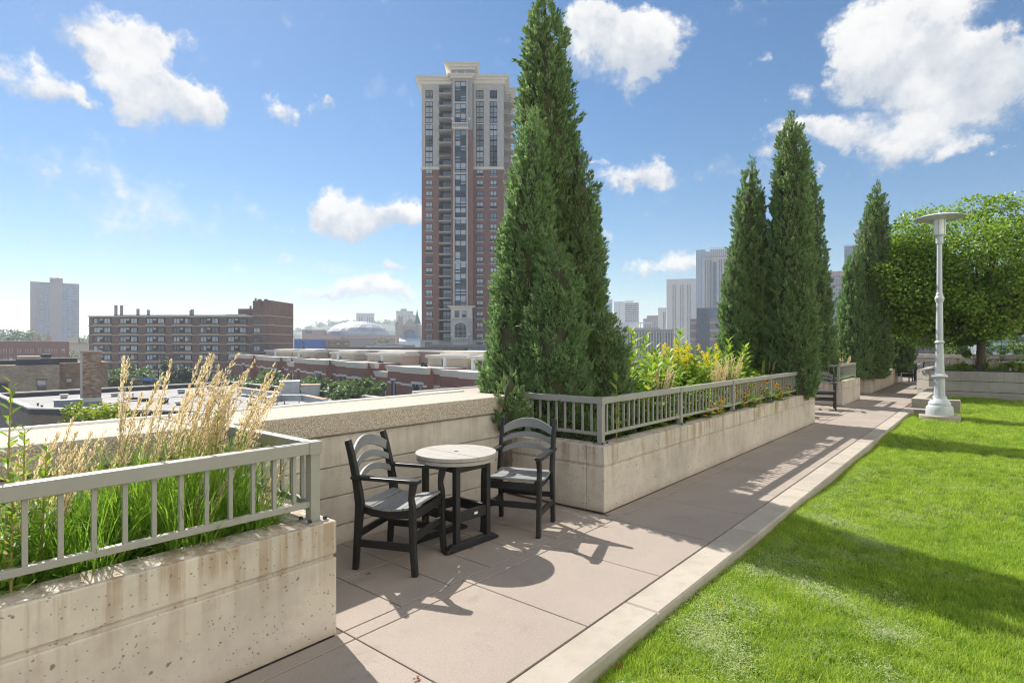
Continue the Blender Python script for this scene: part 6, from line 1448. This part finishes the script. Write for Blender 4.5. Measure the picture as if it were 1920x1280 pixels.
# blue street sign on its arm
x, y = at(276, 120); sg = empty('street_sign', (x, y, ST), YAW, 'blue street name sign hanging from a curved lamp arm by the trees', 'sign')
zs_ = zpy(711, 120) - ST
MB().tube([(2.4, 0, 0), (2.4, 0, zs_ + .8), (2.3, 0, zs_ + 2.2), (1.6, 0, zs_ + 2.9), (.8, 0, zs_ + 3.0)], .09, 6).build('pole', m_iron, sg); MB().tube([(2.4, 0, zs_ + .1), (-4.2, 0, zs_ + .1)], .05, 5).build('arm', m_steel, sg)
sb = MB().box(-1.3, 1.5, -.06, -.01, zs_ - .35, zs_ + .35).build('sign_board', simple('sign blue', (.02, .20, .62), .4), sg)
fc = bpy.data.curves.new('lettering', 'FONT'); fc.body = 'E Grant St'; fc.size = .5; fc.align_x = 'CENTER'; fc.align_y = 'CENTER'; fc.extrude = .01
tmp = bpy.data.objects.new('tmp', fc); lme = bpy.data.meshes.new_from_object(tmp); lme.materials.append(m_whitew); bpy.data.objects.remove(tmp)
fo = link('lettering', lme, sb, (.1, -.075, zs_)); fo.rotation_euler = (R(90), 0, 0)
MB().box(-3.2, -2.6, -.2, .2, zs_ - .15, zs_ + .25).build('signal_head', m_whitew, sg)
# airliner low over the rooftops
x, y = at(139, 700); ap_ = empty('airplane', (x, y, zpy(565, 700)), YAW, 'tiny dark airplane crossing in front of the hazy high-rise', 'airplane')
MB().tube([(-5, 0, 0), (-4, 0, .1), (3.5, 0, .1), (5, 0, .5)], [.15, .6, .55, .1], 8).build('fuselage', m_drk, ap_); MB().add([(-1.2, -5, .3), (.2, -5, .3), (1.2, 0, 0), (-1.2, 0, 0), (-1.2, 5, .3), (.2, 5, .3)], [(0, 1, 2, 3), (3, 2, 5, 4)]).build('wing', m_drk, ap_)
MB().add([(3.6, -.05, .4), (4.9, -.05, 1.9), (5.4, -.05, 1.9), (4.9, -.05, .4), (3.6, .05, .4), (4.9, .05, 1.9), (5.4, .05, 1.9), (4.9, .05, .4)], [(0, 3, 2, 1), (4, 5, 6, 7), (0, 1, 5, 4), (1, 2, 6, 5), (2, 3, 7, 6)]).build('tail_fin', m_drk, ap_)
# small table and metal bin far right
x, y = at(1903, 19.6)
tb = empty('side_table', (x, y, .66), YAW, 'small pale metal-topped table at the right edge, on the concrete planter', 'table')
MB().box(-.36, .9, -.3, .3, .33, .36).build('top', m_galv, tb, bevel=.01)
for sx in (-.3, .84):
    for sy in (-.25, .25): MB().box(sx - .02, sx + .02, sy - .02, sy + .02, -.02, .33).build('leg', m_iron, tb)

# ---- unseen pale block added behind the viewer to bounce sunlight onto shaded faces
bounce_block = empty('apartment_house', (8.2, 5, -1), 0, 'unseen pale apartment house added behind the viewer to bounce sunlight back', 'building')
MB().box(8.2, 24, -30, 44, -1, 52).build('wall', simple('white bounce facade', (.80, .785, .75), .9, .04, .4), bounce_block, world=True)
wm_ = MB().box(-.12, 0, -.6, .6, 0, 1.4).mesh('window', m_glassd); fm_ = MB().box(-.16, -.125, -.7, .7, -.1, 0).mesh('sill', m_cornice)
for k in range(14):
    for j in range(18):
        o = link('window', wm_, bounce_block, (0, -32 + 4 * j, 2.0 + 3.1 * k)); link('sill', fm_, o)

# ------------------------------------------------------------------ haze
m_haze = bpy.data.materials.new('haze'); m_haze.use_nodes = True; t = NT(m_haze.node_tree); t.n.clear()
pv = t('ShaderNodeVolumePrincipled', {'Color': (.78, .86, .95), 'Density': HAZE, 'Anisotropy': 0.2}); o_ = t('ShaderNodeOutputMaterial'); t.l.new(pv.outputs[0], o_.inputs['Volume'])
hz_ = MB().box(-4400, 4400, -4400, 4400, ST - 1.8, 96).build('haze', m_haze); tag(hz_, kind='stuff')
hz_['label'] = 'pale summer haze over the city'; hz_['category'] = 'haze'
